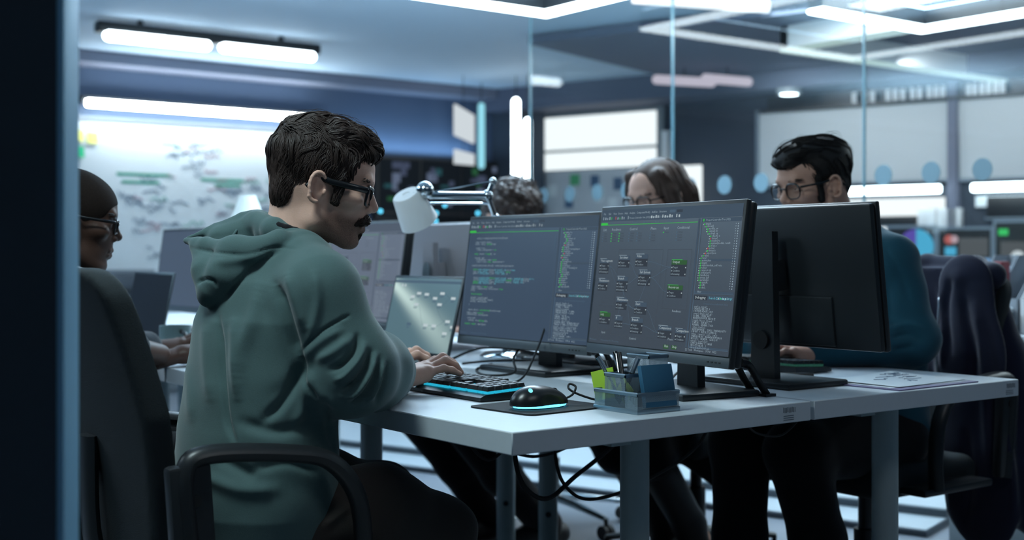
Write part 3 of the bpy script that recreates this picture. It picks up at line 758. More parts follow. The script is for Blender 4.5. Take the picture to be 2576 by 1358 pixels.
# ================================================================ monitors
M['bezel'] = mat('monitor_bezel', rgb(34, 38, 42), .38)
M['mon_back'] = mat('monitor_back_black', rgb(30, 35, 39), .38)
M['mon_grey'] = mat('monitor_back_grey', rgb(150, 147, 152), .45)
M['chin'] = mat('monitor_chin', rgb(70, 78, 84), .4)
def lcd(name, c, g=1.0, rough=.3, spec=.5):
    return mat(name, rgb(10, 12, 14), rough, emit=tuple(x * g for x in c[:3]) + (1,), estr=1.0, spec=spec)
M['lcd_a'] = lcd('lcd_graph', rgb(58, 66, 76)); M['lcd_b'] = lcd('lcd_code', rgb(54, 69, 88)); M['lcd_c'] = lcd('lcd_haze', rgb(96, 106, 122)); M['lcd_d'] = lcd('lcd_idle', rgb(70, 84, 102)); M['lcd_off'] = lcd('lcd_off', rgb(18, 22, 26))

def monitor(label, x, y, rz, tilt=7.5, zc=.232, lcd_m=None, content=None, w=.532, h=.325, back=None, base_rz=0, z0=ZD, off=.07, ring=False, seed=1, foot=True, ztop=.27, inks=None):
    """screen looks to local -X; origin at the stand's base"""
    t = thing('monitor', label, 'monitor', (x, y, z0), rz, 'flat monitors on the desks')
    ty = math.radians(tilt); R = Matrix.Rotation(ty, 3, 'Y')
    P = lambda a, b, c: tuple(Vector((-off, 0, zc)) + R @ Vector((a, b, c)))
    bm_ = back or M['mon_back']; Rm = R
    c0 = Vector((-off, 0, zc))
    obj('back_shell', MB().box(c0 + R @ Vector((.016, 0, 0)), (.018, w - .004, h - .004), Rm, .006).box(c0 + R @ Vector((.026, 0, -h * .30)), (.012, w * .55, h * .34), Rm, .004), bm_, t)
    fr = MB(); fr.box(c0, (.014, w, h), Rm, .003)
    obj('frame', fr, M['bezel'], t)
    obj('chin', MB().box(c0 + R @ Vector((-.0066, 0, -h / 2 + .011)), (.003, w - .004, .020), Rm, .001), M['chin'], t)
    sw, sh = w - .014, h - .032; sx, sy0 = sw / 2, -h / 2 + .0235
    pl = lambda u, v, e: P(-.0072 - e, sx - u, sy0 + v)
    sc = obj('screen', MB().add([pl(0, 0, 0), pl(sw, 0, 0), pl(sw, sh, 0), pl(0, sh, 0)], [(0, 1, 2, 3)]), lcd_m or M['lcd_off'], t, smooth=None)
    if content:
        S = Screen(sw, sh, pl); rr = random.Random(seed)
        content(S, rr); obj('screen_graphics', S.mb, inks or SM, sc, smooth=None)
    nk = MB()
    nk.add([(x_ , y_ * (.036 if z_ < .1 else .028), z_) for z_ in (.008, ztop) for x_, y_ in ((-.006, -1), (.014, -1), (.014, 1), (-.006, 1))], [(3, 2, 1, 0), (4, 5, 6, 7), (0, 1, 5, 4), (1, 2, 6, 5), (2, 3, 7, 6), (3, 0, 4, 7)])
    nk.box((-.02, 0, zc), (.04, .05, .07), R, .003)
    obj('stand_neck', nk, bm_, t)
    br = rotm(rz=base_rz)
    if foot:
        obj('stand_base', MB().box(Vector((-.02, 0, .007)), (.20, .27, .014), br, .005), bm_ if back is None else M['mon_grey'], t)
    if ring: obj('cable_hole', MB().lathe([(.016, 0), (.021, 0), (.021, .003), (.016, .003)], 24, Matrix.Translation((.0185, 0, .10)) @ Matrix.Rotation(PI / 2, 4, 'Y')), M['rubber'], t)
    b = MB()
    for i in range(4): b.box(c0 + R @ Vector((-.0088, -w / 2 + .03 + .012 * i, -h / 2 + .010)), (.0012, .005, .0025), Rm)
    obj('button', b, M['rubber'], t)
    return t
A_ = lambda S, rr: (S.chrome(rr), S.graph(rr), S.side(rr))
B_ = lambda S, rr: (S.chrome(rr), S.code(rr), S.side(rr, .745))
monitor('monitor nearest the camera showing a node graph, angled toward the hooded man', .668, .262, math.radians(-7.5), w=.508, h=.331, zc=.236, lcd_m=M['lcd_a'], content=A_, seed=2)
monitor('monitor showing lines of code, left of the node-graph monitor', .735, .825, 0, h=.336, zc=.2255, lcd_m=M['lcd_b'], content=B_, seed=4, base_rz=.0)
monitor('hazy grey monitor with a node graph behind the hooded man, right of his jaw', .765, 1.715, 0, lcd_m=M['lcd_c'], content=A_, seed=6, inks=HZ)
monitor('blank grey-blue monitor at far left, below the whiteboard', .75, 3.01, 0, lcd_m=M['lcd_d'], seed=7)
monitor('black monitor seen from behind in front of the man in the teal jumper', .935, .285, PI, zc=.245, ring=True, ztop=.345)
monitor('black monitor seen from behind, hidden between the two front monitors', .93, 1.0, PI)
monitor('grey monitor seen from behind, left of the code monitor', .93, 1.66, PI, back=M['mon_grey'], ring=False, ztop=.33)
p_ = bpy.data.objects['monitor.006']
obj('cable_hole', MB().lathe([(0, 0), (.021, 0), (.021, .003), (0, .003)], 24, Matrix.Translation((.0185, 0, .235)) @ Matrix.Rotation(PI / 2, 4, 'Y') @ Matrix.Diagonal((1.6, 1, 1, 1))), M['grey_paint'], p_)

# ================================================================ laptops
M['lap'] = mat('laptop_shell', rgb(58, 66, 70), .4, metal=.4)
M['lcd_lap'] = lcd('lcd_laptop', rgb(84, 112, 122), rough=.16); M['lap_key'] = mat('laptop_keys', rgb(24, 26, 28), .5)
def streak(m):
    # reflection painted into the laptop screen's glow: a soft pale beam across it
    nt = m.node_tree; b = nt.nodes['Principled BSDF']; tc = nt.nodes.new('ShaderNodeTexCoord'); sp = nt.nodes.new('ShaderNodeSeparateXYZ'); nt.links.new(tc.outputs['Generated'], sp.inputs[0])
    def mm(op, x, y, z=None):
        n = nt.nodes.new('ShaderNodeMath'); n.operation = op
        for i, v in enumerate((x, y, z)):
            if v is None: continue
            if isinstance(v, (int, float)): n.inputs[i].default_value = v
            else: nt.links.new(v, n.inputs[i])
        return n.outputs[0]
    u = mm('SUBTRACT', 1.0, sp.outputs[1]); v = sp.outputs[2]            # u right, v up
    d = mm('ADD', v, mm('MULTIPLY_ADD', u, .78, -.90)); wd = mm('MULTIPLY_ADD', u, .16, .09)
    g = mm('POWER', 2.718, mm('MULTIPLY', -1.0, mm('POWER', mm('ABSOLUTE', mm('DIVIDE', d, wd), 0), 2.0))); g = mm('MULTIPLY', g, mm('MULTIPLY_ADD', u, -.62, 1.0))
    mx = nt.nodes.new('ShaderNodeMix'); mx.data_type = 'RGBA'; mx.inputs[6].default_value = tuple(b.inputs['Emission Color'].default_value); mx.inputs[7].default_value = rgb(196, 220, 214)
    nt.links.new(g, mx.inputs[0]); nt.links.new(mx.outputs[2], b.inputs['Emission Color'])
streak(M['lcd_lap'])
def laptop(label, x, y, rz, ang, lcd_m, content=None, seed=1, w=.345, dpt=.235):
    t = thing('laptop', label, 'laptop', (x, y, ZD), rz, 'open laptops on the desks')
    obj('base', MB().box((-dpt / 2, 0, .009), (dpt, w, .016), None, .004), M['lap'], t)
    k = MB()
    for r in range(5):
        for c_ in range(14): k.box((-.03 - .019 * r, -w / 2 + .04 + .0205 * c_, .0175), (.015, .0165, .002))
    obj('keyboard', k, M['lap_key'], t)['kind'] = 'stuff'
    obj('trackpad', MB().box((-dpt + .05, 0, .0173), (.06, .1, .001)), M['lap_key'], t)
    a = math.radians(ang); R = Matrix.Rotation(a, 3, 'Y'); o = Vector((0, 0, .016)); hh = .225
    obj('lid', MB().box(o + R @ Vector((.004, 0, hh / 2)), (.007, w, hh), R, .003), M['lap'], t)
    sw, sh = w - .016, hh - .022; pl = lambda u, v, e: tuple(o + R @ Vector((-e + .0002, sw / 2 - u, .014 + v)))
    sc = obj('screen', MB().add([pl(0, 0, 0), pl(sw, 0, 0), pl(sw, sh, 0), pl(0, sh, 0)], [(0, 1, 2, 3)]), lcd_m, t, smooth=None)
    if content:
        S = Screen(sw, sh, pl); content(S, random.Random(seed)); obj('screen_graphics', S.mb, SM, sc, smooth=None)
    return t
def lapc(S, rr):
    S.rect(0, .03, 1, .065, LN); S.rect(.12, .085, .14, .12, BR); S.rect(.165, .085, .185, .12, BR)
    N = [(.29, .24), (.38, .19), (.37, .345), (.5, .2), (.635, .25), (.73, .18), (.72, .33), (.9, .24), (.32, .62), (.575, .62), (.7, .62), (.885, .55), (.875, .71), (.97, .62)]
    for i, (u, v) in enumerate(N):
        m = CY_ if i != 8 else RD; S.rect(u, v, min(u + .065, 1), v + .035, BR if i != 8 else LN); S.rect(u, v + .045, min(u + .06, 1), v + .052, LN); S.rect(u, v + .062, min(u + .05, 1), v + .07, LN)
    for a, b in ((0, 1), (1, 3), (3, 4), (4, 5), (6, 7), (3, 11), (9, 10), (10, 11), (5, 7), (2, 9)): S.curve((N[a][0] + .065, N[a][1] + .02), (N[b][0], N[b][1] + .02))
    S.rect(.3, .955, .36, .975, LN); S.rect(.6, .955, .66, .975, LN)
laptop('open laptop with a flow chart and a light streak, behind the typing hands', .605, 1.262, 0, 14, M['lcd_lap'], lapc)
laptop('dark laptop in front of the man at far left', .26, 2.37, 0, 12, M['lcd_off'])
# ================================================================ people
from mathutils.kdtree import KDTree
def skin(name, c, r=.5):
    m = mat(name, c, r, spec=.25, var=(60, .10), bump=(300, .12, .002)); b = m.node_tree.nodes['Principled BSDF']
    b.inputs['Subsurface Weight'].default_value = .08; b.inputs['Subsurface Radius'].default_value = (.01, .004, .002); b.inputs['Subsurface Scale'].default_value = .3
    return m
def cloth(name, c, rough=.9, sc=900, st=.25):
    return mat(name, c, rough, spec=.15, bump=(sc, st, .002), var=(350, .08), sheen=.25)
M['skin_fair'] = skin('skin_fair', rgb(212, 170, 152)); M['skin_dark'] = skin('skin_dark', rgb(74, 53, 45), .42); M['skin_tan'] = skin('skin_tan', rgb(190, 148, 130))
M['hair_dark'] = mat('hair_dark_brown', rgb(56, 45, 42), .5, spec=.35, var=(80, .4)); M['hair_brown'] = mat('hair_brown', rgb(74, 60, 54), .6, spec=.2, var=(60, .3))
M['hair_black'] = mat('hair_black', rgb(26, 24, 24), .55, spec=.3, var=(80, .3)); M['hair_shaved'] = mat('hair_shaved', rgb(36, 29, 26), .85, spec=.1, var=(300, .4))
M['eye_white'] = mat('eye_white', rgb(200, 198, 195), .2); M['iris'] = mat('iris', rgb(40, 30, 26), .15)
M['frame_black'] = mat('spectacle_frame', rgb(18, 19, 22), .25, spec=.6); M['lens'] = clear_glass('spectacle_lens', (.93, .96, .98, 1), .05)
M['hoodie'] = cloth('hoodie_fleece', rgb(80, 102, 102)); M['tee'] = cloth('tee_black', rgb(30, 30, 33))
M['trouser_brown'] = cloth('trouser_dark', rgb(66, 61, 58), .9, 500); M['trouser_black'] = cloth('trouser_black', rgb(24, 24, 27))
M['jumper'] = cloth('jumper_teal', rgb(36, 78, 94)); M['shirt_dark'] = cloth('shirt_dark', rgb(40, 46, 52)); M['shoe'] = mat('shoe_black', rgb(28, 28, 30), .5)
M['knit_navy'] = cloth('knit_navy', rgb(34, 40, 60))

def stubble_mat():
    m = mat('stubble', rgb(40, 33, 31), .7, spec=.1); nt = m.node_tree; b = nt.nodes['Principled BSDF']
    at_ = nt.nodes.new('ShaderNodeAttribute'); at_.attribute_name = 'beard'; n = nt.nodes.new('ShaderNodeTexNoise'); n.inputs['Scale'].default_value = 900; tc = nt.nodes.new('ShaderNodeTexCoord'); nt.links.new(tc.outputs['Object'], n.inputs['Vector'])
    a = nt.nodes.new('ShaderNodeMath'); a.operation = 'MULTIPLY'; a.inputs[1].default_value = .85; c = nt.nodes.new('ShaderNodeMath'); c.operation = 'MULTIPLY'
    nt.links.new(n.outputs['Fac'], a.inputs[0]); nt.links.new(a.outputs[0], c.inputs[0]); nt.links.new(at_.outputs['Fac'], c.inputs[1]); nt.links.new(c.outputs[0], b.inputs['Alpha']); return m
M['stubble'] = stubble_mat()
def orient(f, pitch=0, roll=0):
    f = Vector((f[0], f[1], 0)).normalized(); p = math.radians(pitch)
    fw = f * math.cos(p) - UP * math.sin(p); up = UP * math.cos(p) + f * math.sin(p); le = up.cross(fw)
    R = Matrix((fw, le, up)).transposed()
    return R @ Matrix.Rotation(math.radians(roll), 3, 'X')

def head(neck_local, h=.0022, nose=1.0, wide=1.0, female=False):
    nl = Vector(neck_local)
    S = SDF((-.14 + min(0, nl.x), -.11, min(-.15, nl.z - .03)), (.15, .11, .15), h); W = wide
    S.ell((.0, 0, .045), (.096, .075 * W, .082), .01).ell((.042, 0, .048), (.055, .060 * W, .052), .02)
    S.ell((.050, 0, -.012), (.050, .055 * W, .062), .02).ell((-.03, 0, .0), (.06, .06, .06), .03)
    S.cone((.091, -.030, .034), (.091, .030, .034), .0105, k=.014)
    for y in (-1, 1):
        S.ell((.066, y * .046 * W, -.006), (.026, .018, .017), .016)
        S.cone((.006, y * .056 * W, -.005), (.014, y * .052 * W, -.058), .019, .017, .02)
        S.cone((.014, y * .051 * W, -.060), (.074, y * .020 * W, -.084), .0175, .0165, .022)
    S.ell((.072, 0, -.038), (.031, .031, .032), .018).ell((.045, 0, -.056), (.046, .044 * W, .034), .02)
    S.ell((.083, 0, -.084), (.0165, .020 * W, .0145), .012)
    for y in (-1, 1): S.ell((.104, y * .033, .012), (.017, .017, .0115), .012, 's').ell((.083, y * .0315, .012), (.0145, .0165, .0125), .006)
    for y in (-1, 1):
        S.cone((.0955, y * .020, .0105), (.0945, y * .043, .0125), .0012, k=.003, op='s')
    S.cone((.0955, 0, .020), (.112 * (1 if not female else .985), 0, -.010), .0075, .0095, .010); S.ell((.1115, 0, -.0125), (.0100, .0098, .0090), .005)
    for y in (-1, 1): S.ell((.1015, y * .0115, -.0185), (.0105, .0072, .0076), .005).ell((.1035, y * .0065, -.0272), (.0045, .0032, .003), .002, 's')
    S.cone((.0975, -.016, -.0475), (.1015, 0, -.0455), .0052, .006, .005).cone((.1015, 0, -.0455), (.0975, .016, -.0475), .006, .0052, .005)
    S.cone((.0955, -.014, -.0575), (.0985, 0, -.0575), .0055, .0068, .006).cone((.0985, 0, -.0575), (.0955, .014, -.0575), .0068, .0055, .006)
    S.chain([(.094, -.023, -.0525), (.1045, -.010, -.0515), (.107, 0, -.0515), (.1045, .010, -.0515), (.094, .023, -.0525)], [.0012] * 5, .003, 's')
    for y in (-1, 1):   # ears
        R = rotm(rz=y * math.radians(-22), ry=math.radians(-10))
        S.ell((.006, y * .077 * W, .001), (.0165, .0055, .0265), .006, R=R)
        rim = [Vector((.006, y * .081 * W, .001)) + R @ Vector((.0165 * math.cos(a) - (.004 if math.sin(a) < -.6 else 0), y * .003, .0275 * math.sin(a))) for a in [math.radians(q) for q in range(40, 300, 20)]]
        S.chain(rim, [.0034] * len(rim), .004)
        S.ell((.012, y * .0845 * W, -.001), (.0085, .0075, .0125), .004, 's', R); S.chain([Vector((.006, y * .084 * W, .001)) + R @ Vector((.0095 * math.cos(a), 0, .0205 * math.sin(a))) for a in [math.radians(q) for q in range(50, 230, 30)]], [.0022] * 6, .004, 's')
        S.ell((.020, y * .079 * W, -.005), (.0035, .004, .006), .003)
    S.cone((-.022, 0, -.015), nl, .050 if not female else .043, .056 if not female else .05, .022)
    S.cone((-.045, -.0, .0), nl + Vector((-.03, 0, .01)), .03, .03, .02)
    if not female: S.ell(Vector((.018, 0, -.095)) * .55 + nl * .45 + Vector((.022, 0, .012)), (.010, .010, .012), .012)
    return S.mesh(1)

def strands(V, F, n, flow, L, r0, rng, lift=.002, curl=.0, sel=None, seg=8, sides=3, clump=1, width=.004):
    """locks of hair that follow the scalp surface; each lock is a bundle of hairs closing toward its tip"""
    N = normals(V, F); kd = KDTree(len(V))
    for i, v in enumerate(V): kd.insert(v, i)
    kd.balance(); idx = np.arange(len(V)) if sel is None else np.nonzero(sel(V))[0]; mb = MB()
    for _ in range(n):
        i = int(rng.choice(idx)); p = Vector(V[i]); path = []; ln = L * rng.uniform(.7, 1.3); st = ln / (seg - 1); lf = lift * rng.uniform(.2, 1.2); jit = Vector((rng.gauss(0, .1), rng.gauss(0, .1), rng.gauss(0, .1))); ph = rng.uniform(0, 1.2) + p.x * 70 + p.z * 50 + p.y * 40
        for k in range(seg):
            c, j, _d = kd.find(p); nn = Vector(N[j]); u = k / (seg - 1)
            d = Vector(flow(c)) + jit; d = d - nn * d.dot(nn); d = d.normalized() if d.length > 1e-5 else Vector((0, 0, -1)); side = nn.cross(d)
            q = Vector(c) + nn * lf * (3 * u * (1 - u) + .3 + .3 * u) + side * curl * math.sin(ph + u * 5.0) + nn * curl * .4 * math.cos(ph + u * 5.0); path.append((q, side, nn)); p = Vector(c) + d * st + side * curl * .5 * math.cos(ph + u * 5.0)
        for m in range(clump):
            o1 = rng.uniform(-1, 1) * width; o2 = rng.uniform(-.3, .6) * width * .4; cut = 1 if clump == 1 else rng.uniform(.7, 1)
            pts = []; R = []
            for k, (q, side, nn) in enumerate(path):
                u = k / (seg - 1) * cut
                pts.append(q + (side * o1 + nn * o2) * (1 - .75 * u * u)); R.append(r0 * (1 - .8 * (k / (seg - 1)) ** 2) + .00012)
            mb.tube(pts, R, sides, caps=False)
    return np.array(mb.v), mb.f
def quads(f): return [tuple(q) for q in f]
def join(name, parts, mt, parent, label=None):
    o = 0; vs = []; fs = []; l = np.zeros(3); q_ = parent
    while q_ is not None: l += np.array(q_.location); q_ = q_.parent
    for V, F in parts: vs.append(np.asarray(V) - l); fs += [tuple(int(i) + o for i in q) for q in F]; o += len(V)
    me = bpy.data.meshes.new(name); me.from_pydata(np.concatenate(vs).tolist(), [], fs); me.update(); me.polygons.foreach_set('use_smooth', [True] * len(me.polygons)); me.materials.append(mt)
    ob = bpy.data.objects.new(name, me); C.objects.link(ob); ob.parent = parent
    if label: ob['label'] = label
    return ob

def hair_cap(kind, h=.0028):
    S = SDF((-.17, -.15, -.26 if kind == 'long' else -.12), (.16, .15, .20), h)
    if kind == 'wavy':     # thick wavy crop, swept forward, short nape
        S.ell((-.005, 0, .050), (.1005, .081, .088), .01).ell((.030, 0, .102), (.062, .060, .031), .015).ell((-.03, 0, .104), (.06, .06, .030), .015)
        S.ell((.074, .004, .092), (.028, .043, .020), .014).ell((-.052, 0, -.010), (.034, .063, .054), .015)
        for i, (x, y, z, r) in enumerate(((.088, -.02, .092, .013), (.080, -.035, .087, .012), (.055, -.045, .108, .015), (.018, -.05, .117, .015), (-.03, -.045, .117, .015), (-.07, -.04, .098, .015), (.065, .02, .11, .014), (.0, .02, .130, .012), (-.09, -.02, .058, .018), (-.086, .03, .04, .018))): S.ell((x, y, z), r, .012)
        S.ell((.128, 0, .006), (.072, .14, .074), .008, 's').ell((.03, 0, -.055), (.062, .14, .065), .010, 's')
        for y in (-1, 1): S.ell((.010, y * .092, -.008), (.026, .032, .035), .008, 's').cone((.046, y * .067, .03), (.043, y * .065, -.018), .008, .006, .006)
        S.ell((-.03, 0, -.125), (.12, .12, .055), .012, 's')
    elif kind == 'short':  # neat side-swept, longer on top
        S.ell((-.006, 0, .05), (.102, .080, .088), .01).ell((.035, 0, .100), (.068, .062, .036), .015).ell((.088, .0, .088), (.028, .045, .022), .014).cone((.095, .03, .085), (.112, .02, .074), .012, .006, .008)
        S.ell((-.05, 0, .0), (.045, .058, .05), .02).ell((-.05, .0, .07), (.065, .07, .06), .02)
        S.ell((.128, 0, .002), (.075, .14, .072), .008, 's').ell((.03, 0, -.058), (.058, .14, .065), .010, 's')
        for y in (-1, 1): S.ell((.010, y * .092, -.006), (.025, .032, .035), .008, 's').cone((.044, y * .067, .03), (.041, y * .065, -.026), .008, .007, .006)
        S.ell((-.03, 0, -.12), (.12, .12, .05), .012, 's')
    elif kind == 'shaved':
        S.ell((.0, 0, .045), (.0975, .0765, .0835), .008).ell((.042, 0, .048), (.0565, .0615, .0535), .02)
        S.ell((.134, 0, -.006), (.068, .14, .074), .006, 's').ell((.03, 0, -.06), (.06, .14, .07), .010, 's')
        for y in (-1, 1): S.ell((.008, y * .092, -.006), (.028, .032, .036), .008, 's')
        S.ell((-.03, 0, -.12), (.12, .12, .06), .012, 's')
    elif kind == 'long':   # centre parting, straight to the shoulders
        S.ell((-.008, 0, .048), (.103, .084, .086), .01).ell((-.05, 0, -.02), (.06, .075, .08), .03)
        for y in (-1, 1):
            S.chain([(.045, y * .062, .085), (.030, y * .083, .03), (.010, y * .088, -.06), (.0, y * .085, -.20)], [.024, .022, .030, .028], .02)
            S.chain([(-.06, y * .05, .0), (-.055, y * .06, -.12), (-.05, y * .06, -.22)], [.045, .04, .035], .03)
        S.ell((.128, 0, -.02), (.075, .075, .100), .010, 's').cone((.1, 0, .125), (-.03, 0, .14), .003, k=.006, op='s').ell((.09, 0, -.12), (.09, .062, .1), .01, 's')
    elif kind == 'curly':
        S.ell((-.005, 0, .060), (.112, .100, .100), .01); r = random.Random(9)
        for _ in range(150):
            a, b = r.uniform(0, 6.28), r.uniform(-.15, 1.5); c = (-.005 + .106 * math.cos(a) * math.cos(b), .095 * math.sin(a) * math.cos(b), .06 + .097 * math.sin(b)); S.ell(c, r.uniform(.010, .017), .005)
        S.ell((.135, 0, .0), (.075, .14, .075), .008, 's').ell((.03, 0, -.06), (.058, .14, .065), .010, 's').ell((-.03, 0, -.12), (.12, .12, .05), .012, 's')
    return S.mesh(1)

def glasses(parent, R, t, w=.050, hgt=.034, round_=.010, thick=.0022, temple=.0035, x=.108, z=.008, half=False):
    g = MB()
    for y in (-1, 1):
        pts = [Vector((x - .006 * (abs(q[0] + y * .034) / .06) ** 2, q[0] + y * .0335, q[1] + z)) for q in rrect(w, hgt, round_, 4)]
        g.tube(pts, [thick * (1.5 if p.z > z else 1) for p in pts], 6, closed=True)
    g.tube(catmull([(x, -.011, z + .006), (x + .003, 0, z + .009), (x, .011, z + .006)], 4), thick, 6)
    lo = xf(np.array(g.v), R, t); fr = join('glasses', [(lo, g.f)], M['frame_black'], parent, 'dark-framed spectacles')
    for y in (-1, 1):
        q = MB(); xs = x - .006 * (.058 / .06) ** 2
        pts = catmull([(xs - .001, y * .0595, z + .010), (.07, y * .075, z + .010), (.03, y * .079, z + .010), (.004, y * .077, z + .012), (-.014, y * .078, z - .010)], 6)
        q.tube(pts, [temple] * len(pts), 8, flat=((0, 1, 0), .45)); join('temple', [(xf(np.array(q.v), R, t), q.f)], M['frame_black'], fr)
        l = MB(); pp = rrect(w - .001, hgt - .001, round_, 4)
        l.add([(x - .006 * (abs(a + y * .034) / .06) ** 2, a + y * .0335, b + z) for a, b in pp], [tuple(range(len(pp)))])
        join('lens', [(xf(np.array(l.v), R, t), l.f)], M['lens'], fr)
    return fr
def eyes(parent, R, t, x=.0825):
    for y in (-1, 1):
        s = MB(); s.sphere((x, y * .0315, .012), .0132, 16, 12); join('eye', [(xf(np.array(s.v), R, t), s.f)], M['eye_white'], parent)
        s = MB(); s.sphere((x + .0098, y * .0315, .0105), (.004, .0058, .0058), 12, 8); join('iris', [(xf(np.array(s.v), R, t), s.f)], M['iris'], parent)
def brows(parent, R, t, mt, rng):
    mb = MB()
    for y in (-1, 1):
        for i in range(60):
            u = rng.random(); a = Vector((.1015 - .018 * u * u, y * (.012 + .036 * u), .0315 + .006 * u - .004 * u * u + rng.uniform(-.003, .003))); mb.tube([a, a + Vector((.002, y * .006, .002)), a + Vector((-.002, y * .011, .0005))], [.0007, .0007, .0002], 3, caps=False)
    join('eyebrows', [(xf(np.array(mb.v), R, t), mb.f)], mt, parent)

def hand(w, f, th, u, curl=1.0, spread=1.0, near_flat=True, h=.0016):
    """typing hand: wrist point, forward, thumb-side and up directions"""
    w = Vector(w); f = Vector(f).normalized(); th = Vector(th); th = (th - f * th.dot(f)).normalized(); u = Vector(u); u = (u - f * u.dot(f) - th * u.dot(th)).normalized()
    P = lambda a, b, c: w + f * a + th * b + u * c
    lo = [min(P(a, b, c)[i] for a in (-.09, .20) for b in (-.07, .085) for c in (-.06, .05)) for i in range(3)]; hi = [max(P(a, b, c)[i] for a in (-.09, .20) for b in (-.07, .085) for c in (-.06, .05)) for i in range(3)]
    S = SDF(lo, hi, h); fl = (tuple(u), .68)
    S.cone(P(-.085, 0, -.006), P(-.01, 0, 0), .029, .026, .012, flat=(tuple(u), .8))
    for i, b in enumerate((.026, .009, -.009, -.026)):
        S.cone(P(.0, b * .55, .0), P(.082 - .004 * abs(i - 1) - (.006 if i == 3 else 0), b, .010 - .004 * abs(i - 1.3)), .019, .0125, .014)
    S.cone(P(.01, .02, -.006), P(.05, .03, -.008), .018, .014, .015); S.cone(P(.01, -.02, -.004), P(.06, -.024, -.004), .016, .012, .014)
    D = ((.026, .044, .025, .020, .0092), (.009, .049, .029, .021, .0093), (-.009, .045, .027, .021, .0088), (-.026, .036, .021, .019, .0078))
    for i, (b, l1, l2, l3, r) in enumerate(D):
        c = curl * (1, 1.1, 1.0, .55 if near_flat else .9)[i]; a0 = .082 - .004 * abs(i - 1) - (.006 if i == 3 else 0); z = .010 - .004 * abs(i - 1.3); sp = (.09, .02, -.05, -.13)[i] * spread
        ang = math.radians(16 - 22 * (1 - c)); x0, z0, b0 = a0, z, b; pts = [P(x0, b0, z0)]
        for L_, da in ((l1, 0), (l2, -48 * c), (l3, -22 * c)):
            ang += math.radians(da); x0 += L_ * math.cos(ang); z0 += L_ * math.sin(ang); b0 += sp * L_; pts.append(P(x0, b0, z0))
        S.chain(pts, [r * 1.12, r * 1.02, r * .92, r * .78], .0045)
        S.ell(P(a0, b, z + .0055), .0085, .006)          # knuckle
    S.chain([P(.018, .026, -.008), P(.055, .047, -.016), P(.083, .050, -.022), P(.106, .044, -.027)], [.0155, .0118, .0098, .0078], .007)
    return S.mesh(1)

def shoe(ankle, f, parent):
    a = Vector(ankle); f = Vector((f[0], f[1], 0)).normalized(); S = SDF((a.x - .3, a.y - .3, -.01), (a.x + .3, a.y + .3, .16), .006)
    b = Vector((a.x, a.y, 0)); S.chain([b + f * -.05 + UP * .045, b + f * .07 + UP * .045, b + f * .17 + UP * .035], [.042, .044, .034], .02).cone(b + UP * .05, b + UP * .11, .045, .045, .02)
    S.d = np.maximum(S.d, (.004 - S.ax[2])[None, None, :]); np_mesh('shoe', [S.mesh(1)], M['shoe'], parent)

def garment(name, lo, hi, h, build, mt, parent, folds=None, noise=0, smooth=1, label=None):
    S = SDF(lo, hi, h); build(S)
    if noise:
        x, y, z = S.pts((slice(None),) * 3); S.d += (noise * (np.sin(x * 31 + 2.1 * np.sin(z * 17)) * np.sin(y * 27 + 1.7) * np.sin(z * 23 + x * 9) + .5 * np.sin(z * 61 + x * 40 + 3 * np.sin(y * 15)))).astype(np.float32)
    V, F = S.mesh(smooth)
    if folds: V = creases(V, F, folds)
    return np_mesh(name, [(V, F)], mt, parent, label)

def new_person(label, base, parts, mt):
    """the person's own body is the root mesh; hair, glasses and clothes hang under it"""
    e = bpy.data.objects.new('person', None); e.location = base
    o = np_mesh('person', parts, mt, e); o.parent = None; o.location = base; bpy.data.objects.remove(e)
    tag(o, label, 'person', 'people working at the desks'); bpy.context.view_layer.update(); return o
def torso_skin(neck, pelvis, f):
    n, p = Vector(neck), Vector(pelvis); S = SDF((min(n.x, p.x) - .2, min(n.y, p.y) - .22, p.z - .08), (max(n.x, p.x) + .2, max(n.y, p.y) + .22, n.z + .06), .009); le = (-f[1], f[0], 0); wd = (le, 1.75)
    S.cone(p, p.lerp(n, .75), .075, .085, .03, flat=wd).cone(p.lerp(n, .75), n, .085, .05, .03, flat=(le, 1.3)); return S.mesh(1)
rng = random.Random(11)

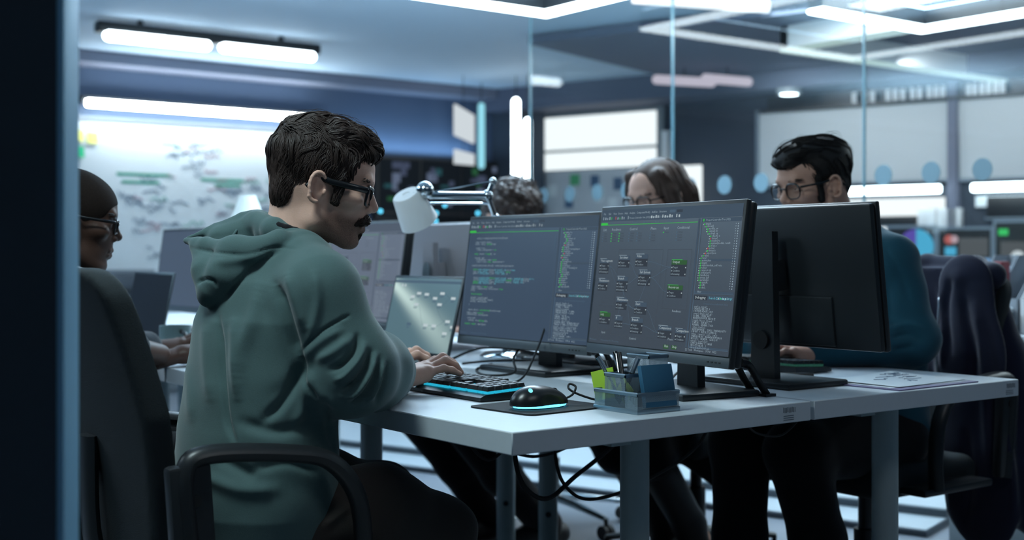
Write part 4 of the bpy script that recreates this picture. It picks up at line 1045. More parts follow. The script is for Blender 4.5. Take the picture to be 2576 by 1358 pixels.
# ---------------------------------------------------------------- the man in the green hoodie
def build_hooded():
    base = Vector((-.20, .54, 0)); fd = RT + FW * .09; R = orient((fd.x, fd.y), 13); t = at(798, 475, 2.44)
    nb = Vector((-.135, .52, 1.02)); nl = R.inverted() @ (nb - t)
    Vh, Fh = head(nl, .0019); Vh = xf(Vh, R, t)
    HR = hand((.128, .578, .767), (.98, -.02, .10), (0, 1, 0), (-.1, 0, 1), 1.0, .8); HL = hand((.185, .80, .768), (.97, -.12, .10), (0, -1, 0), (0, 0, 1), 1.0, .8, False)
    p = new_person('person in a green hoodie with moustache and dark glasses, typing at the near desk', base, [(Vh, Fh), HR, HL, torso_skin((-.14, .52, 1.0), (-.2, .54, .62), (1, 0))], M['skin_fair'])
    # hair
    Vc, Fc = hair_cap('wavy', .0026)
    def flow(c):
        x, y, z = c; k = min(1, max(0, (z - .075) / .03)); return (k * 1.0 - (1 - k) * .35, .25 * k, -(1 - k) * 1.0 - k * .15)
    st1 = strands(Vc, Fc, 1350, flow, .042, .0008, rng, .0016, .0022, sel=lambda v: v[:, 2] > -.08, seg=7, clump=6, width=.005)
    st2 = strands(Vc, Fc, 150, flow, .060, .0009, rng, .005, .005, sel=lambda v: v[:, 2] > .085, seg=10, clump=8, width=.006)
    st3 = strands(Vc, Fc, 50, flow, .05, .00035, rng, .011, .006, sel=lambda v: v[:, 2] > .11, seg=12)
    st4 = strands(Vc, Fc, 420, flow, .034, .0008, rng, .0018, .0018, sel=lambda v: (v[:, 2] > .06) & (v[:, 0] < .03), seg=6, clump=6, width=.005)
    join('hair', [(xf(Vc, R, t), Fc), (xf(st4[0], R, t), st4[1]), (xf(st1[0], R, t), st1[1]), (xf(st2[0], R, t), st2[1]), (xf(st3[0], R, t), st3[1])], M['hair_dark'], p, 'thick wavy dark brown hair')
    # moustache and tuft under the lip
    S = SDF((.05, -.06, -.10), (.14, .06, 0), .0016)
    for y in (-1, 1): S.chain([(.1055, 0, -.0365), (.1035, y * .012, -.0385), (.095, y * .024, -.044), (.088, y * .030, -.050)], [.0062, .0072, .0058, .003], .004)
    V, F = S.mesh(1); fl = lambda c: (-.3, math.copysign(1, c[1]) if abs(c[1]) > .002 else .3, -.75); s1 = strands(V, F, 500, fl, .014, .0007, rng, .0018, .0006, seg=4, sides=3)
    join('moustache', [(xf(V, R, t), F), (xf(s1[0], R, t), s1[1])], M['hair_dark'], p, 'full dark moustache')
    S = SDF((.05, -.05, -.12), (.14, .05, -.03), .0016); S.chain([(.0945, 0, -.067), (.093, 0, -.078)], [.0065, .004], .003); V, F = S.mesh(1)
    s1 = strands(V, F, 160, lambda c: (.5, 0, -.9), .013, .0006, rng, .0018, .0006, seg=4, sides=3); join('chin_tuft', [(xf(V, R, t), F), (xf(s1[0], R, t), s1[1])], M['hair_dark'], p)
    Vl, Fl = head(nl, .0026); N = normals(Vl, Fl); ss = lambda q, lo, hi: np.clip((q - lo) / (hi - lo), 0, 1) ** 2 * (3 - 2 * np.clip((q - lo) / (hi - lo), 0, 1))
    wgt = ss(-Vl[:, 2], .028 + .35 * np.maximum(0, .055 - Vl[:, 0]), .052 + .35 * np.maximum(0, .055 - Vl[:, 0])) * ss(Vl[:, 0], .010, .035) * ss(Vl[:, 2], -.125, -.10)
    keep = (wgt[Fl] > .02).any(1); sb = join('stubble', [(xf(Vl + N * .0007, R, t), Fl[keep])], M['stubble'], p)
    ca = sb.data.color_attributes.new('beard', 'FLOAT_COLOR', 'POINT'); ca.data.foreach_set('color', np.repeat(wgt[:, None], 4, 1).astype(np.float32).ravel())
    eyes(p, R, t); brows(p, R, t, M['hair_dark'], rng); glasses(p, R, t, .052, .034, .008, .0026, .0062, x=.103, z=.006)
    # hoodie
    def hood(S):
        S.loft([(.505, -.20, .545, .188, .140), (.55, -.20, .545, .198, .150), (.60, -.20, .543, .197, .145), (.70, -.198, .54, .195, .137), (.80, -.19, .535, .190, .130), (.90, -.180, .53, .185, .126), (.97, -.168, .53, .165, .112), (1.03, -.152, .525, .10, .085)], 0, .03)
        for y0, y1, x in ((.46, .372, -.160), (.59, .69, -.15)): S.cone((-.150, y0, 1.02), (x, y1, .958), .05, .070, .04)
        S.chain([(-.160, .366, .950), (-.115, .330, .815), (-.03, .40, .805), (.050, .490, .790), (.112, .560, .772)], [.074, .078, .070, .055, .043], .035)
        S.chain([(-.15, .69, .950), (-.06, .80, .80), (.08, .82, .79), (.175, .805, .772)], [.070, .070, .056, .042], .035)
        S.cone((-.175, .50, .9), (-.115, .42, .86), .08, .06, .05)
        # sleeve bunching near the cuff
        for q, r in (((.060, .500, .787), .052), ((.085, .528, .782), .048), ((.02, .452, .80), .064)): S.ell(q, r, .010)
        # hood lying on the back, a bag of its own that meets the jumper body in a sharp fold
        Q = SDF(S.lo, S.lo + S.h * (S.n - 1), S.h)
        Q.chain([at(469, 605, 2.415), at(520, 616, 2.365), at(580, 630, 2.325), at(640, 630, 2.315), at(702, 606, 2.325), at(750, 610, 2.350), at(786, 640, 2.375)], [.007, .013, .018, .021, .021, .017, .010], .010)
        Q.chain([at(600, 640, 2.33), at(565, 690, 2.318), at(535, 730, 2.322), at(524, 752, 2.33)], [.036, .032, .022, .013], .02)
        Q.chain([at(500, 628, 2.385), at(520, 680, 2.345), at(522, 740, 2.33)], [.014, .024, .014], .02).chain([at(655, 640, 2.325), at(600, 690, 2.318), at(548, 745, 2.325)], [.026, .022, .012], .02)
        Q.chain([at(648, 556, 2.44), at(690, 580, 2.385), at(732, 600, 2.37), at(775, 640, 2.385)], [.020, .024, .020, .012], .008)
        Q.chain([at(472, 600, 2.44), at(545, 572, 2.465), at(610, 548, 2.465), at(650, 543, 2.46)], [.005, .007, .009, .012], .006)
        Q.chain([at(560, 605, 2.45), at(640, 590, 2.46)], [.03, .04], .02)
        Q.chain([at(650, 560, 2.50), at(740, 592, 2.56), at(800, 640, 2.50)], [.026, .028, .016], .02)
        Q.chain([at(503, 603, 2.425), at(545, 592, 2.405), at(590, 585, 2.40), at(620, 586, 2.40)], [.006, .017, .022, .018], .004, 's')
        Q.cone(at(672, 592, 2.41), at(700, 596, 2.41), .022, .02, .01).cone(at(652, 562, 2.43), at(672, 572, 2.41), .02, .02, .01)
        S.mix((slice(None),) * 3, Q.d, .007, 'u')
    folds = [([(548, 790), (556, 870), (561, 960), (572, 1060), (592, 1115)], 7, -.009), ([(520, 800), (520, 900), (530, 1010)], 15, .006), ([(590, 800), (592, 900), (598, 1010)], 14, .007),
             ([(690, 708), (712, 770), (733, 840), (752, 905)], 13, -.015), ([(655, 715), (640, 790), (608, 880), (600, 960)], 20, .008), ([(724, 690), (742, 750), (768, 830)], 13, .008), ([(790, 680), (800, 760), (778, 860)], 12, .006),
             ([(752, 905), (740, 960), (712, 1010), (660, 1060)], 13, -.012), ([(770, 940), (765, 1010), (740, 1080)], 14, .006),
             ([(754, 886), (800, 840), (850, 808), (880, 792)], 3.5, -.005), ([(765, 900), (810, 858), (860, 828)], 12, .006), ([(754, 888), (762, 950), (800, 1000)], 8, -.008),
             ([(900, 842), (892, 880), (862, 915), (830, 930)], 8, -.012), ([(935, 880), (920, 925), (890, 965), (855, 985)], 8, -.013), ([(955, 900), (940, 955), (910, 1000), (880, 1020)], 7, -.011), ([(975, 915), (964, 970), (945, 1015)], 6, -.008),
             ([(918, 862), (902, 905), (868, 945), (845, 955)], 8, .009), ([(946, 890), (930, 940), (900, 985), (872, 1002)], 7, .009), ([(966, 908), (952, 965), (926, 1010)], 6, .006), ([(800, 905), (840, 885), (885, 850)], 12, .007), ([(780, 940), (800, 985), (850, 1025)], 14, .006),
             ([(476, 622), (540, 634), (620, 640), (690, 622), (745, 626)], 4, -.003), ([(540, 660), (600, 655), (660, 640)], 12, .005), ([(497, 712), (512, 702), (536, 706), (545, 720)], 4, -.006), ([(560, 760), (590, 722), (640, 670), (700, 632)], 6, -.006),
             ([(600, 1060), (700, 1085), (790, 1060)], 16, -.007), ([(640, 1180), (720, 1160), (800, 1180)], 15, -.008), ([(500, 1190), (600, 1230), (700, 1230)], 18, .008), ([(545, 1150), (640, 1200)], 16, -.008), ([(680, 1000), (740, 960), (790, 900)], 22, -.004), ([(820, 1000), (830, 1080), (850, 1140)], 12, -.006), ([(460, 900), (475, 980), (480, 1060)], 12, .004)]
    garment('hoodie', (-.48, .20, .47), (.20, .95, 1.12), .0033, hood, M['hoodie'], p, folds, noise=.0010, label='sage green fleece hoodie with its hood down')
    # ribbed cuff seam and hood seam
    sm = MB(); sm.tube(catmull([at(612, 550, 2.452), at(598, 575, 2.428), at(580, 602, 2.41)], 6), .0028, 6); join('hood_seam', [(np.array(sm.v), sm.f)], M['hoodie'], p)
    S = SDF((-.3, .35, .92), (.0, .7, 1.13), .0035); nn = 22
    S.chain([nb + Vector((.060 * math.cos(a) + .006, .060 * math.sin(a), .036 - .024 * math.cos(a))) for a in [2 * PI * i / nn for i in range(nn + 1)]], [.0075] * (nn + 1), .004); np_mesh('tee_collar', [S.mesh(1)], M['tee'], p, 'black T-shirt collar')
    def tr(S):
        S.cone((-.20, .46, .535), (-.20, .62, .535), .098, .098, .03)
        S.chain([(-.17, .455, .53), (-.0, .43, .525), (.125, .41, .475), (.14, .41, .30), (.15, .41, .10)], [.094, .092, .072, .062, .058], .03)
        S.chain([(-.17, .63, .53), (.0, .66, .53), (.16, .68, .50), (.17, .68, .30), (.18, .68, .10)], [.105, .092, .072, .062, .058], .03)
    garment('trousers', (-.36, .28, .05), (.30, .82, .70), .006, tr, M['trouser_brown'], p, [([(860, 1200), (800, 1240), (760, 1300)], 14, -.006), ([(900, 1215), (880, 1270), (800, 1330)], 12, .005)], .002, label='dark brown trousers')
    shoe((.15, .41, 0), (1, 0), p); shoe((.18, .68, 0), (1, 0), p)
build_hooded()

# ---------------------------------------------------------------- the bald man at far left
def build_bald():
    base = Vector((-.36, 1.25, 0)); fd = RT + FW * .33; R = orient((fd.x, fd.y), 9); t = at(170, 563, 2.88); nb = t + Vector((-.06, .02, -.135)); nl = R.inverted() @ (nb - t)
    V, F = head(nl, .0024, wide=1.0); HR = hand((.05, 1.50, .762), (.98, .1, .1), (0, 1, 0), (0, 0, 1)); HL = hand((.05, 1.72, .762), (.98, -.05, .1), (0, -1, 0), (0, 0, 1))
    S = SDF((-.35, 1.2, .68), (.15, 1.62, .95), .004); S.cone((-.16, 1.40, .79), (-.02, 1.485, .765), .042, .028, .01)
    p = new_person('person with a shaved head and glasses at far left behind the doorway edge', base, [(xf(V, R, t), F), HR, HL, S.mesh(1), torso_skin(nb, (-.36, 1.25, .62), (1, 0))], M['skin_dark'])
    Vc, Fc = hair_cap('shaved', .003); join('hair', [(xf(Vc, R, t), Fc)], M['hair_shaved'], p, 'closely shaved hair')
    eyes(p, R, t); brows(p, R, t, M['hair_black'], rng); glasses(p, R, t, .050, .030, .008, .002, .0035)
    def top(S):
        S.loft([(.54, -.37, 1.25, .19, .15), (.70, -.37, 1.25, .185, .14), (.85, -.36, 1.25, .195, .13), (.93, -.35, 1.25, .17, .11), (.99, nb.x, nb.y, .09, .08)], .15)
        S.chain([(-.35, 1.07, .90), (-.26, 1.22, .75), (-.12, 1.42, .785)], [.07, .062, .05], .03); S.chain([(-.33, 1.45, .90), (-.20, 1.62, .77), (.03, 1.71, .77)], [.07, .06, .045], .03)
    garment('shirt', (-.62, .95, .48), (.12, 1.85, 1.06), .006, top, M['shirt_dark'], p, None, .003, label='dark grey-green shirt')
    def tr(S):
        S.cone((-.36, 1.17, .54), (-.36, 1.34, .54), .11, .11, .03)
        for y in (1.16, 1.36): S.chain([(-.35, y, .54), (.05, y, .52), (.08, y, .10)], [.10, .072, .058], .03)
    garment('trousers', (-.52, .98, .05), (.2, 1.52, .7), .007, tr, M['trouser_black'], p); shoe((.08, 1.16, 0), (1, 0), p); shoe((.08, 1.36, 0), (1, 0), p)
build_bald()

# ---------------------------------------------------------------- the man in the teal jumper
def build_teal():
    base = Vector((1.62, .56, 0)); R = orient((-.985, .17), 12); t = at(2052, 472, 3.40); nb = Vector((1.535, .555, 1.075)); nl = R.inverted() @ (nb - t)
    V, F = head(nl, .0023); HR = hand((1.345, .515, .762), (-.98, .10, .08), (0, 1, 0), (0, 0, 1)); HL = hand((1.335, .78, .762), (-.98, -.1, .08), (0, -1, 0), (0, 0, 1))
    p = new_person('person in a teal jumper with dark hair and round glasses, behind the black monitor back', base, [(xf(V, R, t), F), HR, HL, torso_skin(nb, (1.62, .56, .62), (-1, 0))], M['skin_tan'])
    Vc, Fc = hair_cap('short', .0028)
    def flow(c):
        x, y, z = c; k = min(1, max(0, (z - .07) / .03)); return (-k * .9 - (1 - k) * .5, .5 * k, -(1 - k) * .8)
    s1 = strands(Vc, Fc, 320, flow, .055, .0009, rng, .0016, .001, clump=6, width=.005); s2 = strands(Vc, Fc, 30, flow, .05, .0004, rng, .010, .004, sel=lambda v: v[:, 2] > .1)
    join('hair', [(xf(Vc, R, t), Fc), (xf(s1[0], R, t), s1[1]), (xf(s2[0], R, t), s2[1])], M['hair_black'], p, 'short swept-back black hair')
    eyes(p, R, t); brows(p, R, t, M['hair_black'], rng); glasses(p, R, t, .048, .040, .017, .0018, .003)
    def top(S):
        S.loft([(.54, 1.64, .56, .19, .15), (.70, 1.635, .56, .185, .14), (.85, 1.62, .56, .19, .135), (.97, 1.58, .555, .185, .125), (1.04, 1.55, .555, .15, .105), (1.09, 1.53, .555, .085, .08)], PI)
        for y0, y1 in ((.48, .405), (.63, .715)): S.cone((1.54, y0, 1.06), (1.545, y1, 1.01), .05, .068, .04)
        S.chain([(1.545, .40, 1.00), (1.585, .36, .80), (1.50, .40, .795), (1.36, .505, .765)], [.07, .064, .058, .042], .03); S.chain([(1.545, .72, 1.00), (1.58, .86, .80), (1.37, .79, .765)], [.07, .06, .042], .03)
        S.chain([nb + Vector((.07 * math.cos(a), .07 * math.sin(a), .015)) for a in [2 * PI * i / 16 for i in range(17)]], [.012] * 17, .01)
    fo = [([(2210, 600), (2260, 680), (2290, 760)], 9, -.005), ([(2240, 850), (2290, 840), (2320, 860)], 8, -.008), ([(2235, 830), (2285, 815), (2322, 830)], 8, .006), ([(2250, 880), (2300, 870)], 7, -.006), ([(2230, 720), (2240, 800)], 12, -.006), ([(2195, 690), (2220, 770), (2225, 830)], 12, .006)]
    garment('jumper', (1.28, .18, .48), (1.90, .98, 1.14), .005, top, M['jumper'], p, fo, .0025, label='teal blue knitted jumper')
    def tr(S):
        S.cone((1.63, .48, .53), (1.63, .65, .53), .11, .11, .03)
        S.chain([(1.62, .47, .53), (1.22, .44, .53), (1.30, .44, .30), (1.36, .44, .09)], [.105, .078, .068, .06], .03); S.chain([(1.62, .65, .53), (1.20, .61, .53), (1.17, .585, .30), (1.13, .58, .09)], [.105, .078, .066, .06], .03)
    garment('trousers', (.94, .30, .05), (1.80, .90, .70), .007, tr, M['trouser_black'], p); shoe((1.36, .44, 0), (-1, 0), p); shoe((1.13, .58, 0), (-1, 0), p)
build_teal()

# ---------------------------------------------------------------- the woman with long hair
def build_long():
    base = Vector((1.70, 1.30, 0)); R = orient((-1, -.02), 14); t = at(1660, 502, 4.06); nb = t + Vector((.075, .0, -.135)); nl = R.inverted() @ (nb - t)
    V, F = head(nl, .0025, female=True, wide=.97); HR = hand((1.42, 1.20, .765), (-.98, 0, .08), (0, 1, 0), (0, 0, 1), h=.0022); HL = hand((1.42, 1.42, .765), (-.98, 0, .08), (0, -1, 0), (0, 0, 1), h=.0022)
    S = SDF((1.2, 1.05, .05), (1.85, 1.6, .65), .006)
    for a, y, b in ((1.36, 1.20, 1.64), (1.36, 1.36, 1.66)): S.chain([(1.7, y, .52), (a, y, .51), (b, y, .12)], [.07, .055, .04], .02)
    p = new_person('person with long straight brown hair and glasses, behind the two front monitors', base, [(xf(V, R, t), F), HR, HL, S.mesh(1), torso_skin(nb, (1.70, 1.30, .62), (-1, 0))], M['skin_fair'])
    Vc, Fc = hair_cap('long', .003); s1 = strands(Vc, Fc, 300, lambda c: (-.15, .25 * (1 if c[1] > 0 else -1) if c[2] > .08 else 0, -1), .09, .0016, rng, .0015, .001)
    join('hair', [(xf(Vc, R, t), Fc), (xf(s1[0], R, t), s1[1])], M['hair_brown'], p, 'long straight brown hair, centre parting')
    eyes(p, R, t); brows(p, R, t, M['hair_brown'], rng); glasses(p, R, t, .054, .042, .014, .0018, .0025)
    def top(S):
        S.loft([(.54, 1.70, 1.30, .165, .13), (.70, 1.70, 1.30, .15, .115), (.86, 1.68, 1.30, .165, .12), (.97, 1.66, 1.30, .15, .10), (1.03, nb.x, 1.30, .07, .07)], PI)
        S.chain([(1.66, 1.14, .95), (1.66, 1.10, .78), (1.44, 1.20, .77)], [.058, .05, .036], .03); S.chain([(1.66, 1.46, .95), (1.66, 1.50, .78), (1.44, 1.42, .77)], [.058, .05, .036], .03)
    garment('jumper', (1.36, 1.0, .48), (1.9, 1.6, 1.08), .007, top, M['knit_navy'], p, None, .002, label='dark navy knitted top')
    def sk(S):
        S.cone((1.70, 1.22, .53), (1.70, 1.38, .53), .11, .11, .03).cone((1.68, 1.22, .53), (1.42, 1.22, .50), .10, .085, .03).cone((1.68, 1.40, .53), (1.40, 1.40, .50), .10, .085, .05)
        S.cone((1.40, 1.20, .50), (1.44, 1.20, .40), .085, .078, .03).cone((1.40, 1.36, .50), (1.44, 1.36, .40), .085, .078, .03).cone((1.55, 1.2, .48), (1.62, 1.1, .33), .09, .03, .05)
    garment('skirt', (1.26, .98, .25), (1.86, 1.56, .70), .007, sk, M['trouser_black'], p, label='black skirt with hanging hem')
    def bo(S): S.cone((0, 0, 0), (0, 0, 0), .001)
    for a, y in ((1.64, 1.20), (1.66, 1.36)):
        S = SDF((a - .28, y - .12, -.01), (a + .15, y + .12, .46), .006); S.chain([(a - .175, y, .36), (a - .04, y, .17), (a, y, .06)], [.060, .052, .046], .02).chain([(a + .02, y, .045), (a - .10, y, .04), (a - .16, y, .03)], [.042, .04, .03], .02); S.d = np.maximum(S.d, (.004 - S.ax[2])[None, None, :]); np_mesh('boot', [S.mesh(1)], M['shoe'], p)
build_long()

# ---------------------------------------------------------------- the curly-haired person
def build_curly():
    base = Vector((1.68, 2.05, 0)); R = orient((-1, .05), 16); t = at(1296, 560, 4.66); nb = t + Vector((.085, .0, -.13)); nl = R.inverted() @ (nb - t)
    V, F = head(nl, .003); HR = hand((1.42, 1.93, .765), (-.98, 0, .08), (0, 1, 0), (0, 0, 1), h=.0024); HL = hand((1.42, 2.15, .765), (-.98, 0, .08), (0, -1, 0), (0, 0, 1), h=.0024)
    p = new_person('person with dark curly hair, only the top of the head showing over the code monitor', base, [(xf(V, R, t), F), HR, HL, torso_skin(nb, (1.68, 2.05, .62), (-1, 0))], M['skin_tan'])
    Vc, Fc = hair_cap('curly', .003); s1 = strands(Vc, Fc, 300, lambda c: (-.3, .3, -.8), .05, .0012, rng, .005, .008, clump=4); join('hair', [(xf(Vc, R, t), Fc), (xf(s1[0], R, t), s1[1])], M['hair_dark'], p, 'dark curly hair'); eyes(p, R, t); brows(p, R, t, M['hair_dark'], rng)
    def top(S):
        S.loft([(.54, 1.68, 2.05, .18, .14), (.70, 1.68, 2.05, .175, .13), (.85, 1.67, 2.05, .185, .125), (.94, 1.65, 2.05, .16, .105), (1.0, nb.x, nb.y, .08, .075)], PI)
        S.chain([(1.65, 1.87, .92), (1.65, 1.82, .78), (1.44, 1.93, .77)], [.065, .058, .042], .03); S.chain([(1.65, 2.23, .92), (1.65, 2.28, .78), (1.44, 2.15, .77)], [.065, .058, .042], .03)
    garment('shirt', (1.36, 1.7, .48), (1.9, 2.4, 1.06), .007, top, M['shirt_dark'], p, None, .003, label='dark shirt')
    def tr(S):
        S.cone((1.68, 1.97, .53), (1.68, 2.14, .53), .11, .11, .03)
        S.chain([(1.67, 1.96, .53), (1.12, 1.80, .50), (1.30, 1.80, .28), (1.50, 1.80, .08)], [.10, .078, .066, .058], .03); S.chain([(1.67, 2.14, .53), (1.10, 2.06, .50), (1.28, 2.04, .28), (1.42, 2.04, .08)], [.10, .078, .066, .058], .03)
    garment('trousers', (.95, 1.65, .04), (1.84, 2.3, .70), .007, tr, M['trouser_black'], p); shoe((1.50, 1.80, 0), (-1, .1), p); shoe((1.42, 2.04, 0), (-1, .1), p)
build_curly()
# ================================================================ office chairs
M['mesh_fabric'] = mat('chair_mesh_fabric', rgb(30, 39, 43), .85, bump=(700, .5, .002)); M['chair_black'] = mat('chair_plastic', rgb(30, 33, 36), .38)
def rrpath(w, h, r, fn, n=5): return [fn(a, b) for a, b in rrect(w, h, r, n)]
def chair(label, x, y, rz, base_m=None, back_w=.49, top=.985, arms=True):
    """local +X is the way the sitter faces"""
    bm_ = base_m or M['chair_black']
    t = thing('office_chair', label, 'chair', (x, y, 0), rz, 'office chairs at the desks')
    S = SDF((-.26, -.27, .38), (.28, .27, .52), .008); S.cone((.0, -.19, .435), (.0, .19, .435), .024, k=.01)
    S.d = np.minimum(S.d, 9); x_, y_, z_ = S.pts((slice(None),) * 3)
    q = np.maximum(np.abs(x_ - .01) - .20, np.abs(y_) - .20); qq = np.sqrt(np.maximum(np.abs(x_ - .01) - .18, 0) ** 2 + np.maximum(np.abs(y_) - .19, 0) ** 2 + np.maximum(np.abs(z_ - .432) - .008, 0) ** 2) - .036
    S.d = qq.astype(np.float32); V, F = S.mesh(1)
    me = MB(); me.add(V, quads(F)); obj('seat', me, M['mesh_fabric'], t, smooth=180)
    # backrest: curved padded panel
    def bx(z): u = (z - .50) / (top - .50); return -.235 - .035 * u - .085 * u * u
    S = SDF((-.42, -.30, .42), (-.14, .30, top + .06), .007); x_, y_, z_ = S.pts((slice(None),) * 3)
    cx = bx(z_) + .30 * y_ * y_; hw = back_w / 2 - .02 - .05 * np.clip((.75 - z_) / .25, 0, 1)
    zc, zh = (top + .50) / 2, (top - .50) / 2
    rr_ = .045
    d2 = np.sqrt(np.maximum(np.abs(y_) - hw + rr_, 0) ** 2 + np.maximum(np.abs(z_ - zc) - zh + rr_, 0) ** 2) - rr_
    S.d = (np.sqrt(np.maximum(d2, 0) ** 2 + np.maximum(np.abs(x_ - cx) - .010, 0) ** 2) - .016).astype(np.float32)
    V, F = S.mesh(1); me = MB(); me.add(V, quads(F)); obj('backrest', me, M['mesh_fabric'], t, smooth=180)
    sp = MB(); sp.tube(catmull([(-.05, 0, .39), (-.22, 0, .40), (-.285, 0, .50), (-.295, 0, .70)], 6), [.03] * 19, 10, flat=((1, 0, 0), .5)); obj('spine', sp, bm_, t)
    if arms:
        for s in (-1, 1):
            a = MB(); yy = s * .295
            P = catmull([(-.21, yy, .42), (-.232, yy, .58), (-.236, yy, .665), (-.20, yy, .692), (-.06, yy, .682), (.03, yy, .660), (.085, yy, .595), (.10, yy, .50), (.095, yy, .42)], 7)
            a.tube(P, [.0165] * len(P), 10, flat=((0, 1, 0), 1.25)); ar = obj('armrest', a, M['chair_black'], t)
            pl = MB(); pl.box((-.222, yy - s * .004, .55), (.075, .030, .26), rotm(ry=math.radians(-4)), .008); pl.box((.0, s * .25, .415), (.30, .10, .02), None, .006); obj('arm_bracket', pl, M['chair_black'], ar)
            for zz in (.62, .50): obj('screw_cap', MB().cyl((-.222, yy + s * .010, zz), (-.222, yy + s * .014, zz), .010), M['rubber'], ar)
    c = MB(); c.cyl((0, 0, .10), (0, 0, .26), .032); c.cyl((0, 0, .24), (0, 0, .40), .020); c.box((0, 0, .395), (.22, .20, .035), None, .008); obj('gas_column', c, M['chair_black'], t)
    lv = MB(); lv.tube([(0, -.08, .385), (.02, -.20, .38), (.03, -.26, .375)], [.006, .006, .011], 8, flat=((0, 0, 1), .6)); obj('lever', lv, M['chair_black'], t)
    for i in range(5):
        a = 2 * PI * i / 5 + .35; d = Vector((math.cos(a), math.sin(a), 0)); b = MB()
        b.tube([d * .02 + UP * .115, d * .15 + UP * .10, d * .30 + UP * .075], [.028, .022, .016], 10, flat=((0, 0, 1), .6)); lg = obj('base_leg', b, bm_, t)
        w = MB(); sd = Vector((-d.y, d.x, 0)); p = d * .30 + UP * .028
        for s in (-1, 1): w.cyl(p + sd * (.006 * s), p + sd * (.022 * s), .026, seg=18)
        w.cyl(d * .30 + UP * .03, d * .30 + UP * .075, .008); obj('caster', w, M['rubber'], lg)
    return t
chair('black mesh office chair of the hooded man, with loop armrests', -.20, .605, 0)
chair('black office chair of the teal-jumper man, a navy jacket over its back', 1.66, .57, PI, top=.95)
chair('black office chair of the man at far left', -.38, 1.27, 0)
chair('office chair of the long-haired woman', 1.74, 1.31, PI)
chair('office chair with chrome base under the curly-haired person', 1.73, 2.06, PI, M['chrome'])

# ---------------------------------------------------------------- navy jacket over the right-hand chair
M['jacket'] = cloth('jacket_navy', rgb(34, 36, 54), .8, 500)
def jk(S):
    S.loft([(.50, 1.965, .54, .23, .075), (.70, 1.965, .54, .22, .078), (.85, 1.985, .55, .205, .072), (.94, 1.985, .55, .175, .06), (.985, 1.975, .56, .13, .045)], PI, .03)
    S.chain([(1.975, .42, .93), (1.99, .355, .74), (2.01, .285, .45), (2.02, .265, .30)], [.05, .058, .066, .064], .03); S.chain([(1.985, .72, .93), (2.01, .80, .74), (2.02, .80, .42)], [.06, .065, .055], .03)
    S.chain([(1.895, .41, .94), (1.872, .385, .75), (1.885, .375, .5), (1.92, .37, .30)], [.085, .095, .10, .10], .02, flat=((1, 0, 0), .28)); S.cone((1.96, .33, .5), (1.97, .32, .33), .07, .06, .03); S.cone((1.96, .46, .5), (1.97, .44, .32), .06, .05, .05)
    S.chain([(1.90, .42, .955), (1.95, .36, .965), (1.99, .44, .985), (1.99, .60, .99), (1.92, .66, .965)], [.028, .032, .032, .032, .028], .02)
V_ = [([(2420, 720), (2430, 800), (2450, 900), (2440, 1000)], 12, -.010), ([(2390, 700), (2380, 780), (2390, 900)], 9, -.009), ([(2470, 800), (2500, 950), (2520, 1150)], 14, -.010), ([(2450, 760), (2470, 850), (2480, 1000), (2490, 1200)], 13, .010), ([(2360, 720), (2372, 820), (2368, 930)], 7, .006), ([(2430, 1080), (2440, 1200), (2430, 1320)], 12, -.008), ([(2520, 1050), (2545, 1180), (2550, 1300)], 10, .008)]
S = SDF((1.80, .12, .18), (2.15, .95, 1.06), .006); jk(S); Vj, Fj = S.mesh(1); Vj = creases(Vj, Fj, V_)
e = bpy.data.objects.new('jk', None); e.location = (1.97, .52, .24); jo = np_mesh('jacket', [(Vj, Fj)], M['jacket'], e); jo.parent = None; jo.location = e.location; bpy.data.objects.remove(e)
tag(jo, 'dark navy jacket hanging over the back of the chair at right', 'jacket')
zp = MB(); zp.tube(catmull([(1.878, .482, .90), (1.856, .474, .75), (1.866, .470, .52), (1.896, .468, .30)], 8), .004, 6); join('zip', [(np.array(zp.v), zp.f)], M['alu'], jo)

# ================================================================ keyboards, mouse and mat
M['key'] = mat('keycap', rgb(30, 33, 36), .32, spec=.6); M['kb_body'] = mat('keyboard_body', rgb(28, 31, 34), .3, metal=.3)
M['glow_cyan'] = mat('key_backlight', rgb(20, 120, 150), .3, emit=(.02, .46, .66, 1), estr=.85); M['glow_hot'] = emitter('mouse_light', (.10, .62, .95), 3.2)
M['glow_dim'] = mat('key_backlight_dim', rgb(20, 50, 40), .4, emit=(.02, .10, .07, 1), estr=.5)
KEYS = {}
def keymesh(w):
    w = round(w, 4)
    if w not in KEYS:
        b = MB(); d = .0172; h = .0085; i = .0022
        b.add([(-d / 2, -w / 2, 0), (d / 2, -w / 2, 0), (d / 2, w / 2, 0), (-d / 2, w / 2, 0), (-d / 2 + i, -w / 2 + i, h), (d / 2 - i * .6, -w / 2 + i, h), (d / 2 - i * .6, w / 2 - i, h), (-d / 2 + i, w / 2 - i, h), (0, 0, h - .0007)],
              [(3, 2, 1, 0), (0, 1, 5, 4), (1, 2, 6, 5), (2, 3, 7, 6), (3, 0, 4, 7), (4, 5, 8), (5, 6, 8), (6, 7, 8), (7, 4, 8)])
        KEYS[w] = mesh_of('keycap', b); KEYS[w].materials.append(M['key'])
    return KEYS[w]
